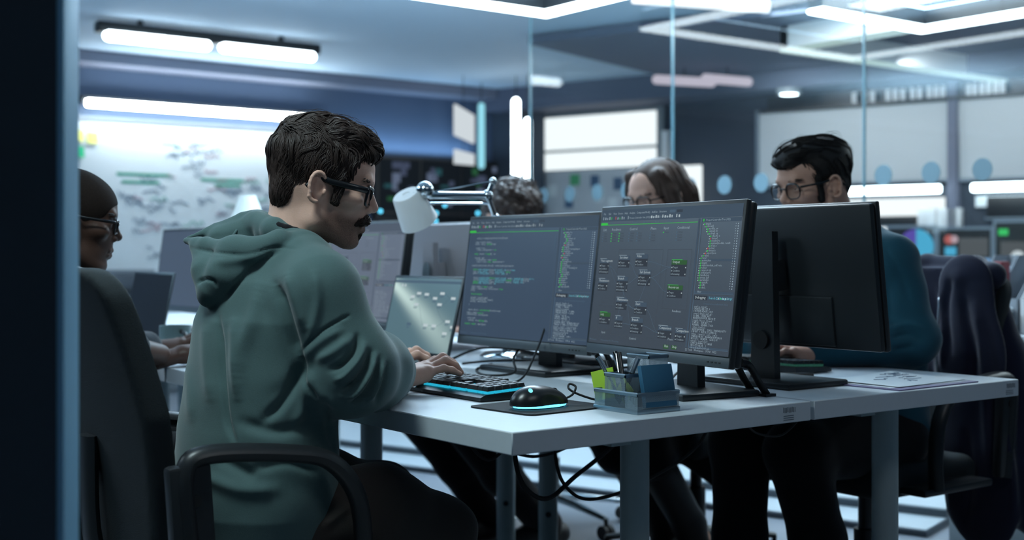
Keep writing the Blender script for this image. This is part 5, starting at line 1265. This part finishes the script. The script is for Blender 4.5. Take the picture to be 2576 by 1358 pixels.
def keyboard(label, x, y, rz, glow):
    t = thing('keyboard', label, 'keyboard', (x, y, ZD), rz, 'mechanical keyboards on the desks')
    W_, D_ = .436, .134; b = MB()
    prof = [(-D_ / 2, .002), (-D_ / 2, .009), (-D_ / 2 + .012, .014), (D_ / 2, .020), (D_ / 2, .002)]
    b.prism(prof, -W_ / 2, W_ / 2, lambda a, c, z: (a, z, c)); obj('body', b, M['kb_body'], t)
    p = .0190; rows = [[1] * 15, [1] * 13 + [2], [1.5] + [1] * 12 + [1.5], [1.75] + [1] * 11 + [2.25], [2.25] + [1] * 10 + [2.75], [1.25, 1.25, 1.25, 6.25, 1.25, 1.25, 1.25, 1.25]]
    sl = .006 / D_; gl = MB(); first = True
    def put(u, row, w, hgt=1):
        xx = D_ / 2 - .0125 - p * row - (0 if hgt == 1 else p * .5); yy = W_ / 2 - .008 - p * (u + w / 2); zz = .0225 + (xx) * sl
        o = bpy.data.objects.new('keycap', keymesh(p * w - .0014)); C.objects.link(o); o.parent = t; o.location = (xx, yy, zz); o.rotation_euler = (0, -math.atan(sl), 0)
        gl.box((xx, yy, zz - .0030), (.0150, p * w - .0045, .0062))
    for r, row in enumerate(rows):
        u = 0
        for w in row: put(u, r, w); u += w
        for k in range(3):
            if r in (0, 1, 2, 5) or (r == 4 and k == 1): put(15.25 + k, r, 1)
        if r > 0:
            k = 0
            for w in ((1, 1, 1, 1), (1, 1, 1, 1), (1, 1, 1, 1), (1, 1, 1, 1), (2, 1, 1))[r - 1]: put(18.5 + k, r, w); k += w
    obj('backlight', gl, glow, t, label='glowing layer under the keys')['kind'] = 'stuff'
    return t
keyboard('keyboard with cyan backlight under the hooded man\'s hands', .274, .592, math.radians(-1), M['glow_cyan'])
keyboard('dark green-lit keyboard under the teal-jumper man\'s hands', 1.215, .60, PI, M['glow_dim'])
for nm, pts, lb in (('keyboard_cable', [(.345, .60, .742), (.42, .64, .733), (.52, .66, .735), (.60, .70, .80), (.66, .74, .86)], 'thin black cable rising from the keyboard toward the code monitor'),):
    q = MB(); P = catmull(pts, 8); q.tube(P, .0026, 8); tag(obj('keyboard_cable', q, M['rubber']), lb, 'cable')

mp = MB(); mp.prism([(a, b) for a, b in rrect(.215, .185, .02)], 0, .003); tag(obj('mouse_mat', mp, mat('mat_cloth', rgb(32, 33, 36), .85, bump=(800, .3, .001)), loc=(.252, .245, ZD), rz=math.radians(4)), 'black mouse mat under the glowing mouse', 'mouse mat')
ms = thing('mouse', 'black gaming mouse with a cyan glow around its base', 'mouse', (.236, .228, ZD + .003), math.radians(2))
S = SDF((-.08, -.05, -.005), (.08, .05, .06), .0016)
S.ell((-.022, 0, .006), (.044, .034, .036), .01).ell((.022, 0, .004), (.044, .031, .027), .012).ell((.0, .0, .010), (.050, .028, .030), .01)
S.ell((.0, .040, .016), (.03, .011, .012), .006, 's').ell((.004, -.041, .018), (.03, .011, .012), .006, 's'); S.cone((.012, 0, .052), (.07, 0, .026), .0012, k=.002, op='s')
S.d = np.maximum(S.d, (.006 - S.ax[2])[None, None, :]); V, F = S.mesh(1); b = MB(); b.add(V, quads(F)); obj('shell', b, mat('mouse_shell', rgb(24, 27, 30), .30, spec=.5), ms, smooth=180)
gl = MB(); P = [(.058 * math.cos(a) * (1 if math.cos(a) > 0 else .98), .0325 * math.sin(a), .0045) for a in [2 * PI * i / 40 for i in range(40)]]; gl.tube(P, .0026, 6, closed=True); obj('light_ring', gl, M['glow_hot'], ms)
bt = MB(); bt.prism([(x * .92, y * .92) for x, y in rrect(.112, .062, .030)], .0002, .006); obj('base', bt, M['rubber'], ms)
wh = MB(); wh.cyl((.034, -.004, .026), (.034, .004, .026), .009); obj('scroll_wheel', wh, M['rubber'], ms)
iv = int(np.argmin((V[:, 0] + .036) ** 2 + (V[:, 1] + .017) ** 2 - .02 * (V[:, 2] > .02))); pv, nv = Vector(V[iv]), Vector(normals(V, F)[iv]); bx_, by_, bz_ = frame_z(nv)
lg = MB(); lg.sphere(pv, (.0045, .0065, .0012), 10, 6, Matrix((bx_, by_, bz_)).transposed()); obj('badge_light', lg, emitter('mouse_badge', (.25, .85, .90), 1.1), ms)
q = MB(); q.tube(catmull([(.297, .226, .745), (.318, .228, .752), (.332, .236, .765), (.325, .246, .770), (.318, .240, .762), (.330, .228, .752), (.36, .205, .740), (.40, .19, .734), (.48, .25, .734), (.62, .50, .734)], 8), .0022, 8); tag(obj('mouse_cable', q, M['rubber']), 'looped black mouse cable running behind the wire organizer', 'cable')

# ================================================================ wire-mesh organizer with notes and pens
M['wire'] = wire_mesh('wire_mesh_silver', rgb(150, 165, 175), 420); M['rim'] = mat('organizer_rim', rgb(140, 158, 170), .35, metal=.7)
og = thing('desk_organizer', 'silver wire-mesh desk organizer holding pens and sticky notes', 'organizer', (.372, .105, ZD))
def wall_uv(name, quadlist, m, parent):
    me = bpy.data.meshes.new(name); vs = []; fs = []; uvs = []
    for (a, b, h0, h1) in quadlist:
        L = math.hypot(b[0] - a[0], b[1] - a[1]); o = len(vs)
        vs += [(a[0], a[1], h0), (b[0], b[1], h0), (b[0], b[1], h1), (a[0], a[1], h1)]; fs.append((o, o + 1, o + 2, o + 3)); uvs += [(0, h0), (L, h0), (L, h1), (0, h1)]
    me.from_pydata(vs, [], fs); uv = me.uv_layers.new(name='UVMap')
    for i, c in enumerate(uvs): uv.data[i].uv = c
    return obj(name, me, m, parent)
ox0, ox1, oy0, oy1 = -.052, .053, -.060, .060
boxes = [('tray_wall', ox0, ox1, oy0, oy1, .008, .038), ('pen_cup', ox0, ox0 + .052, -.026, .031, .008, .070), ('note_tower', .004, ox1, -.030, .030, .008, .103)]
for nm, a0, a1, b0, b1, h0, h1 in boxes:
    cs = [(a0, b0), (a1, b0), (a1, b1), (a0, b1)]; w = wall_uv(nm, [(cs[i], cs[(i + 1) % 4], h0, h1) for i in range(4)], M['wire'], og)
    r = MB(); r.tube([(x, y, h1) for x, y in cs], .0022, 4, closed=True)
    for i in range(4): r.box(((cs[i][0] + cs[(i + 1) % 4][0]) / 2, (cs[i][1] + cs[(i + 1) % 4][1]) / 2, h1 - .002), (abs(cs[i][0] - cs[(i + 1) % 4][0]) + .002, abs(cs[i][1] - cs[(i + 1) % 4][1]) + .002, .006))
    obj('rim', r, M['rim'], w)
obj('base', MB().box((0, 0, .0045), (.109, .124, .009), None, .001), M['rim'], og)
wall_uv('divider', [((ox0, -.026), (ox1, -.026), .008, .038), ((ox0, .031), (ox1, .031), .008, .038)], M['wire'], og)
bp = MB(); bp.box((0, 0, .040), (.078, .010, .078), rotm(rx=math.radians(-12)), .0005); tag(obj('note_pad', bp, mat('note_blue', rgb(40, 94, 124), .7), loc=(.380, .056, ZD + .009)), 'dark blue sticky-note pad leaning in the wire organizer', 'sticky note')
gn = MB(); gn.box((0, 0, 0), (.0015, .056, .056), rotm(rx=math.radians(-14), rz=.15)); tag(obj('sticky_note', gn, mat('note_lime', rgb(176, 216, 60), .7), loc=(.340, .160, ZD + .046)), 'lime green sticky note sticking out behind the wire organizer', 'sticky note')
gn = MB(); gn.box((0, 0, 0), (.002, .036, .036), rotm(rx=math.radians(40))); tag(obj('sticky_note', gn, mat('note_olive', rgb(150, 170, 80), .7), loc=(.345, .108, ZD + .037)), 'green sticky note seen through the pen cup of the wire organizer', 'sticky note')
M['pen'] = mat('pen_black', rgb(20, 22, 24), .25, spec=.6)
def pen(label, top, bot, clip_m, group='pens in the wire organizer'):
    top, bot = Vector(top), Vector(bot); t = thing('pen', label, 'pen', bot, 0, group); d = top - bot; L = d.length; d.normalize(); x, y, _ = frame_z(d)
    b = MB(); b.cyl(d * .012, d * (L - .012), .0045, seg=14); b.cyl((0, 0, 0), d * .012, .0012, .0045, seg=14); obj('barrel', b, M['pen'], t)
    c = MB(); c.cyl(d * (L - .032), d * L, .0049, seg=14); obj('cap', c, clip_m, t)
    k = MB(); k.tube([d * (L - .002) + x * .0065, d * (L - .04) + x * .0068], .0014, 6); obj('clip', k, M['chrome'], t); return t
cup = (.345, .108)
for (px, py, d_), lb, m, (jx, jy) in (((1505, 899, 2.43), 'leftmost silver-banded black pen in the wire organizer', M['chrome'], (.008, .004)), ((1526, 908, 2.43), 'short dark pen second from the left in the wire organizer', M['pen'], (-.004, .010)), ((1547, 886, 2.44), 'tallest black pen in the middle of the wire organizer', M['pen'], (.012, -.012)), ((1557, 887, 2.41), 'slim black pen just right of the tallest one in the organizer', M['pen'], (-.008, -.014)), ((1606, 899, 2.36), 'metal pen leaning right out of the wire organizer', M['alu'], (0, .016))):
    pen(lb, at(px, py, d_), (cup[0] + jx, cup[1] + jy, ZD + .012), m)
pen('black ballpoint pen with a silver band lying on the far desk beside the monitor base', (1.142, .323, ZD + .0055), (1.04, .40, ZD + .0055), M['pen'], None)

# papers on the far desk's near end
pf = MB(); pf.box((0, 0, .0015), (.305, .235, .003), None, .0008); tag(obj('folder', pf, mat('folder_violet', rgb(120, 112, 150), .6), loc=(1.192, .128, ZD), rz=math.radians(1.5)), 'thin violet folder under the sheets of paper', 'folder')
M['paper'] = mat('paper_white', rgb(214, 222, 226), .8)
for i, (dx, dy, rz_, lb) in enumerate(((.0, .004, -2, 'lower sheet of paper on the violet folder'), (.012, .008, 3, 'top sheet of paper with pale blue sketch lines'))):
    g = MB(); g.grid(lambda u, v: ((u - .5) * .275, (v - .5) * .205, .0035 + .0016 * i + (.007 * max(0, u - .5) * v ** 3 + .006 * max(0, .35 - u) * v) * (i + .3)), 12, 8)
    o = tag(obj('paper_sheet', g, M['paper'], loc=(1.195 + dx, .132 + dy, ZD), rz=math.radians(rz_), smooth=180), lb, 'paper', 'sheets of paper on the folder')
    if i:
        s = MB(); rr = random.Random(2)
        for k in range(14):
            x, y = rr.uniform(-.1, .1), rr.uniform(-.08, .08); s.tube([(x + .012 * j, y + rr.uniform(-.01, .01), .0062 + .007 * max(0, (x + .012 * j) / .275) * ((y + .1) / .2) ** 3 + .002) for j in range(rr.randint(3, 6))], .0006, 4)
        obj('sketch_lines', s, M['ink_blue'], o)['kind'] = 'stuff'
# bent metal tablet stands
for k, (x, y, lb) in enumerate(((.742, .150, 'bent black metal stand behind the node-graph monitor'), (.79, .665, 'bent black metal stand behind the code monitor'))):
    t = thing('tablet_stand', lb, 'stand', (x, y, ZD), 0, 'bent metal stands between the desks')
    for i, dy in enumerate((0, -.038)):
        b = MB(); P = catmull([(.0, dy, .004), (-.012, dy + .012, .030), (-.022, dy + .028, .062), (-.040, dy + .036, .070)], 6); b.tube(P, [.010] * len(P), 8, flat=((1, 0, 0), .25)); obj('leg', b, M['black_metal'], t)
    b = MB(); b.box((.0, -.02, .003), (.03, .06, .006)); obj('foot', b, M['black_metal'], t)

# ================================================================ desk lamp with jointed arm
lp = thing('desk_lamp', 'white drum-headed desk lamp on chrome jointed arms, behind the code monitor', 'lamp', (.866, 1.165, ZD))
o = Vector(lp.location)
def LA(px, py, d): return at(px, py, d) - o
b = MB(); b.lathe([(0, 0), (.085, 0), (.085, .012), (.07, .022), (.02, .026), (0, .026)], 36); obj('base', b, M['chrome'], lp)
e1 = LA(1246, 548, 3.52); j0 = LA(1226, 492, 3.50); j1 = LA(1240, 456, 3.50); h0 = LA(1082, 491, 3.42)
b = MB(); b.tube([Vector((0, 0, .02)), Vector((e1.x, e1.y, .06)), e1], .0095, 14); b.tube([e1, j0], .008, 12); b.sphere(e1, .013); b.sphere(Vector((e1.x, e1.y, .06)), .014); obj('lower_arm', b, M['chrome'], lp)
b = MB(); b.tube([j0, h0], .0105, 14); b.tube([j0 - UP * .022, h0 - UP * .022], .0035, 8); b.sphere(j0, .016); obj('upper_arm', b, M['chrome'], lp)
b = MB(); b.tube([j0, j1], .007, 10); b.sphere(j1, .011); obj('link', b, M['chrome'], lp); b = MB(); b.tube([j1, LA(1092, 482, 3.42)], .0022, 6); obj('spring', b, M['chrome'], lp)
a0, a1 = LA(1021, 488, 3.40), LA(1046, 540, 3.43); ax = (a1 - a0).normalized()
b = MB(); x_, y_, z_ = frame_z(ax); Mx = Matrix((x_, y_, z_)).transposed().to_4x4(); Mx.translation = a0; L = (a1 - a0).length
b.lathe([(.010, .002), (.012, 0), (.036, .0), (.040, .004), (.053, L + .025), (.051, L + .025), (.038, .008), (0, .008)], 36, Mx); obj('shade', b, M['white'], lp)
b = MB(); kn = LA(1069, 478, 3.40); b.sphere(kn, .024, 20, 12); b.tube([h0, LA(1040, 492, 3.39)], .009, 12); obj('head_joint', b, M['chrome'], lp)

# small table lamp with white shade far left
struct_d6 = desk('third white desk in the far row, with the small white-shaded lamp', .757, 1.488, 3.0, 4.49, ((1.205, 3.25), (1.205, 4.3)), 0)
tl = thing('table_lamp', 'small table lamp with a white cone shade behind the hood', 'lamp', (1.0, 3.14, ZD))
b = MB(); b.lathe([(0, 0), (.05, 0), (.05, .012), (.012, .018), (0, .018)], 24); obj('base', b, M['white'], tl); obj('pole', MB().cyl((0, 0, .015), (0, 0, .47), .007), M['alu'], tl)
b = MB(); b.lathe([(.032, .535), (.070, .43), (.068, .43), (.030, .533)], 28); b.lathe([(0, .53), (.032, .535)], 28); obj('shade', b, mat('lamp_shade_white', rgb(215, 225, 225), .7, emit=(.55, .65, .66, 1), estr=.35), tl)

# mug beside the man at far left
mg = thing('mug', 'squat grey-green mug near the far-left man\'s hands', 'mug', (.19, 1.90, ZD)); b = MB(); b.lathe([(0, 0), (.042, 0), (.046, .01), (.046, .085), (.042, .085), (.041, .012), (0, .012)], 28); obj('cup', b, mat('mug_grey_green', rgb(86, 106, 108), .35), mg)
b = MB(); b.tube(catmull([(.0, -.044, .07), (.0, -.075, .062), (.0, -.078, .035), (.0, -.044, .02)], 6), .006, 8); obj('handle', b, M['black'], mg)

# ================================================================ cables on and under the desks
def cable(label, pts, r=.003, group='loose cables on and under the desks', m=None):
    q = MB(); q.tube(catmull(pts, 9), r, 8); tag(obj('power_cable', q, m or M['rubber']), label, 'cable', group)
cable('thick black cable hanging in a low loop under the near desk corner', [(.42, .55, .69), (.36, .47, .60), (.37, .45, .535), (.44, .46, .50), (.55, .50, .53), (.70, .52, .60), (.80, .56, .69)], .0052)
cable('thinner black cable in the longest loop under the near desk', [(.50, .50, .69), (.46, .46, .60), (.47, .44, .53), (.54, .44, .49), (.66, .42, .51), (.85, .42, .58), (.95, .45, .69)], .0038)
cable('short dark cable looping below the near desk edge, left of the desk legs', [(.30, .60, .69), (.31, .57, .62), (.35, .55, .58), (.40, .54, .62), (.42, .54, .69)], .0035)
cable('black cable strung level between the two desk legs', [(.38, .52, .60), (.48, .55, .575), (.60, .58, .585), (.70, .60, .64)], .0035)
cable('curved cable hanging under the joint of the two front desks', [(.66, .10, .69), (.72, .12, .655), (.80, .12, .645), (.86, .11, .69)], .0025)
cable('black cable drooping from the back of the code monitor to the desk', [(.70, .88, .80), (.62, .82, .77), (.56, .74, .742), (.52, .80, .734), (.60, .95, .733), (.72, 1.05, .733)], .003)
cable('black cable lying on the desk between laptop and lamp base', [(.66, 1.10, .734), (.72, 1.02, .745), (.80, .98, .742), (.88, .92, .734), (.96, .80, .734)], .0032)
cable('cable arching beside the lamp base on the far desk', [(.70, 1.22, .733), (.78, 1.18, .765), (.84, 1.06, .762), (.90, .98, .735)], .0036)
cable('cable curling on the desk behind the code monitor stand', [(.80, .72, .734), (.86, .66, .745), (.92, .60, .738), (.86, .54, .734), (.80, .50, .734)], .0028)
cable('cable on the desk behind the node-graph monitor stand', [(.76, .42, .734), (.83, .46, .75), (.90, .50, .742), (.97, .58, .734)], .0028)

# ================================================================ back of the room
sb = thing('sideboard', 'low grey sideboard under the whiteboard', 'cabinet', (2.3, 7.62, 0)); obj('body', MB().box((0, 0, .36), (1.5, .45, .70), None, .006), M['grey_paint'], sb)
for i in range(3):
    d = obj('door', MB().box((-.5 + .5 * i, -.232, .36), (.48, .016, .64), None, .003), M['grey_paint'], sb); obj('handle', MB().box((-.3 + .5 * i, -.245, .55), (.015, .012, .1)), M['alu'], d)
pr = thing('printer', 'dark grey printer on the sideboard below the whiteboard', 'printer', (2.08, 7.58, .712)); obj('body', MB().box((0, 0, .085), (.42, .34, .17), None, .015), mat('printer_grey', rgb(70, 78, 88), .5), pr)
obj('lid', MB().box((0, .02, .185), (.40, .30, .03), None, .008), mat('printer_lid', rgb(120, 128, 136), .5), pr); obj('paper_tray', MB().box((0, -.19, .05), (.30, .06, .015)), M['black'], pr); obj('status_light', MB().box((-.15, -.172, .13), (.03, .006, .015)), emitter('status_green', (.2, .9, .5), 1.4), pr)
# dark video wall and equipment
vw = thing('video_wall', 'dark video wall of dim screens on the back wall', 'screen', (5.08, YB, .9)); obj('frame', MB().box((0, -.05, .49), (1.34, .1, .98)), M['black'], vw)
rr = random.Random(21); cols = [emitter('video_' + n, c, 1.0) for n, c in (('teal', (.02, .07, .085)), ('slate', (.05, .065, .11)), ('green', (.02, .09, .04)), ('pale', (.10, .13, .20)))]
for i in range(3):
    for j in range(2):
        p = obj('screen', MB().box((-.44 + .44 * i, -.102, .25 + .48 * j), (.42, .006, .46)), lcd('video_off_%d%d' % (i, j), rgb(16, 22, 28), rough=.6, spec=.05), vw); q = MB()
        for k in range(9):
            q.m = rr.randint(0, 3); q.box((-.44 + .44 * i + rr.uniform(-.15, .15), -.1065, .25 + .48 * j + rr.uniform(-.18, .18)), (rr.uniform(.03, .11), .002, rr.uniform(.02, .09)))
        obj('screen_graphics', q, cols, p)
M['rack'] = mat('rack_black', rgb(15, 18, 22), .7, spec=.1)
rk = thing('equipment_rack', 'black equipment rack with blue status lights behind the desk lamp', 'rack', (4.55, 6.6, 0)); obj('cabinet', MB().box((0, 0, .66), (1.5, .5, 1.3), None, .01), M['rack'], rk)
M['led'] = emitter('status_led', (.10, .55, .80), 3.0)
for px, py in ((957, 531), (1097, 536), (1119, 516), (1202, 536), (1096, 556), (1057, 719)):
    tt = (px - 1288) / FPX; y = 6.345 + 1.669; x = y * (.6 + .8 * tt) / (.8 - .6 * tt); d = .6 * x + .8 * y; z = 1.023 + (640 - py) / FPX * d
    obj('status_light', MB().sphere((x - 1.252 - 4.55, -.255, z), .014, 10, 6), M['led'], rk)
for i in range(5): obj('faceplate', MB().box((0, -.252, .2 + .22 * i), (1.4, .006, .2)), M['rack'], rk)

# screens and desk along the right wall
def wpx(px, py, off):
    tt = (px - 1288) / FPX; A = .8 - .6 * tt; B = .6 + .8 * tt; gx, gy = CX + 1.252 - .952 * off, CY + 1.669 - .305 * off
    s = (B * gy - A * gx) / (A * .305 + B * .952); d = .6 * (gx + .305 * s) + .8 * (gy - .952 * s); return s, 1.023 + (640 - py) / FPX * d
GM = {n: emitter('chart_' + n, c, 1.0) for n, c in dict(purple=(.12, .09, .42), cyan=(.09, .45, .70), green=(.12, .50, .16), orange=(.50, .20, .06), red=(.5, .13, .12), blue=(.22, .42, .72), white=(.7, .75, .78), grey=(.10, .11, .12), lime=(.06, .60, .16), pink=(.55, .40, .45)).items()}
def wall_screen(label, x0, y0, x1, y1, draw, bg=(18, 22, 28)):
    s0, z1 = wpx(x0, y0, .12); s1, _ = wpx(x1, y0, .12); _, z0 = wpx((x0 + x1) / 2, y1, .12)
    t = thing('wall_monitor', label, 'monitor', rw((s0 + s1) / 2, z0, 0), 0, 'wall monitors with charts')
    obj('frame', rwbox(MB(), s0 - .02, s1 + .02, z0 - .02, z1 + .02, .0, .115), M['alu'], t, world=True); sc = obj('screen', rwbox(MB(), s0, s1, z0, z1, .115, .12), lcd('wall_lcd', rgb(*bg)), t, world=True)
    for nm, (u0, v0, u1, v1) in draw:
        q = MB()
        if v1 == 'disc':
            c = Vector(rw(s0 + (s1 - s0) * u0, z1 - (z1 - z0) * v0, .123)); a0, a1, r = u1; al = Vector((.305, -.952, 0)); pts = [c] + [c + (al * math.cos(a0 + (a1 - a0) * i / 16) + UP * math.sin(a0 + (a1 - a0) * i / 16)) * r for i in range(17)]
            q.add(pts, [(0, i, i + 1) for i in range(1, 17)])
        else: rwbox(q, s0 + (s1 - s0) * u0, s0 + (s1 - s0) * u1, z1 - (z1 - z0) * v1, z1 - (z1 - z0) * v0, .1205, .1225)
        obj('chart', q, GM[nm], sc, world=False, smooth=None)
        sc.children[-1].matrix_parent_inverse = Matrix.Identity(4)
        ob = sc.children[-1]; me = ob.data; l = t.location
        for v in me.vertices: v.co -= l
    return t
wall_screen('wall monitor with a purple and cyan donut chart, behind the teal jumper', 2236, 574, 2348, 690, [('purple', (.62, .40, (PI / 2, 3 * PI / 2, .135), 'disc')), ('cyan', (.62, .40, (-PI / 2, PI / 2, .135), 'disc')), ('blue', (.2, .78, .55, .92)), ('green', (.55, .78, 1.0, .92))])
wall_screen('wall monitor with red dots and a cyan bar, above the jacket', 2362, 578, 2492, 648, [('red', (.2, .35, (0, 2 * PI, .035), 'disc')), ('pink', (.3, .35, (0, 2 * PI, .03), 'disc')), ('cyan', (.12, .62, .34, .92)), ('grey', (.4, .3, .95, .95))], (26, 30, 32))
wall_screen('wall monitor with orange and cyan columns, above the jacket collar', 2362, 668, 2492, 728, [('orange', (.5, .25, .64, .95)), ('cyan', (.68, .45, .8, .95)), ('red', (.82, .35, .93, .95)), ('blue', (.0, -.30, 1, -.08))], (24, 28, 30))
wall_screen('wall monitor with a green tab, cut by the right picture edge', 2504, 560, 2640, 720, [('lime', (.06, .10, .24, .2)), ('grey', (.1, .3, .9, .9)), ('white', (.42, .55, (0, 2 * PI, .05), 'disc'))], (26, 32, 32))
for i, (x0, x1, y0, y1, m, lb) in enumerate(((2308, 2352, 524, 570, 'white', 'left white card under the lit splashback'), (2358, 2414, 524, 570, 'white', 'right white card under the lit splashback'), (2160, 2302, 545, 566, 'black', 'dark low box under the lit splashback'), (2482, 2600, 495, 545, 'black', 'dark screen strip under the lamp bar at the right edge'))):
    s0, z1 = wpx(x0, y0, .1); s1, z0 = wpx(x1, y1, .1); bx = thing('display_card' if m == 'white' else 'sound_bar', lb, 'card' if m == 'white' else 'box', rw((s0 + s1) / 2, z0, 0)); obj('front', rwbox(MB(), s0, s1, z0, z1, .0, .1, .004), M[m], bx, world=True); obj('rim', rwbox(MB(), s0 - .01, s1 + .01, z0 - .012, z0, .0, .11), M['alu'], bx, world=True)
s0, z0 = wpx(2120, 560, .1); bk = thing('counter', 'white counter ledge running below the wall monitors', 'counter', rw(3.9, 0, 0)); obj('worktop', rwbox(MB(), 2.9, 6.0, .86, .89, 0, .45, .004), M['white'], bk, world=True); obj('front', rwbox(MB(), 2.95, 6.0, .08, .86, .0, .40), M['grey_paint'], bk, world=True)

# cabinet with magazine files at the right edge, before the glass
cb = thing('filing_cabinet', 'grey drawer cabinet standing at the right edge beside the jacket', 'cabinet', (2.90, .76, 0)); obj('body', MB().box((0, 0, .365), (.46, .46, .73), None, .004), M['grey_paint'], cb); obj('top', MB().box((0, 0, .74), (.48, .48, .02), None, .003), M['desk_top'], cb)
for i in range(4):
    d = obj('drawer', MB().box((-.236, 0, .10 + .172 * i), (.016, .43, .160), None, .003), M['grey_paint'], cb); obj('handle', MB().box((-.25, 0, .15 + .172 * i), (.012, .14, .012), None, .003), M['alu'], d)
M['file_grey'] = mat('magazine_file_grey', rgb(140, 148, 156), .6); M['folder_red'] = mat('folder_red', rgb(130, 44, 56), .6)
for i, (y, m, lb) in enumerate(((.905, 'file_grey', 'pale grey magazine file leaning left on the cabinet'), (.72, 'white', 'upright white magazine file on the cabinet'), (.815, 'file_grey', 'grey magazine file just right of the red folder of the cabinet'))):
    t = thing('magazine_file', lb, 'file holder', (2.87, y, .751), math.radians((4, 0, 0)[i]), 'magazine files on the cabinet'); b = MB(); pr_ = [(-.12, 0), (.12, 0), (.12, .27), (.02, .27), (-.12, .12)]
    for yy in (-.04, .04): b.prism(pr_, yy - .0015, yy + .0015, lambda a, c, z: (a, z, c))
    obj('side_panels', b, M[m], t); obj('spine', MB().box((.12, 0, .135), (.003, .083, .27)), M[m], t); obj('front_lip', MB().box((-.12, 0, .06), (.003, .083, .12)), M[m], t); obj('bottom', MB().box((0, 0, .0015), (.24, .083, .003)), M[m], t)
b = MB(); b.box((0, 0, .125), (.055, .03, .245), None, .003); tag(obj('ring_binder', b, M['folder_red'], loc=(2.79, .858, .751)), 'dark red folder between the magazine files', 'folder')
b = MB(); b.lathe([(0, 0), (.038, 0), (.041, .09), (.038, .09), (.036, .005), (0, .005)], 24); tag(obj('cup', b, M['white'], loc=(2.71, .815, .751)), 'white cup in front of the red folder on the cabinet', 'cup')
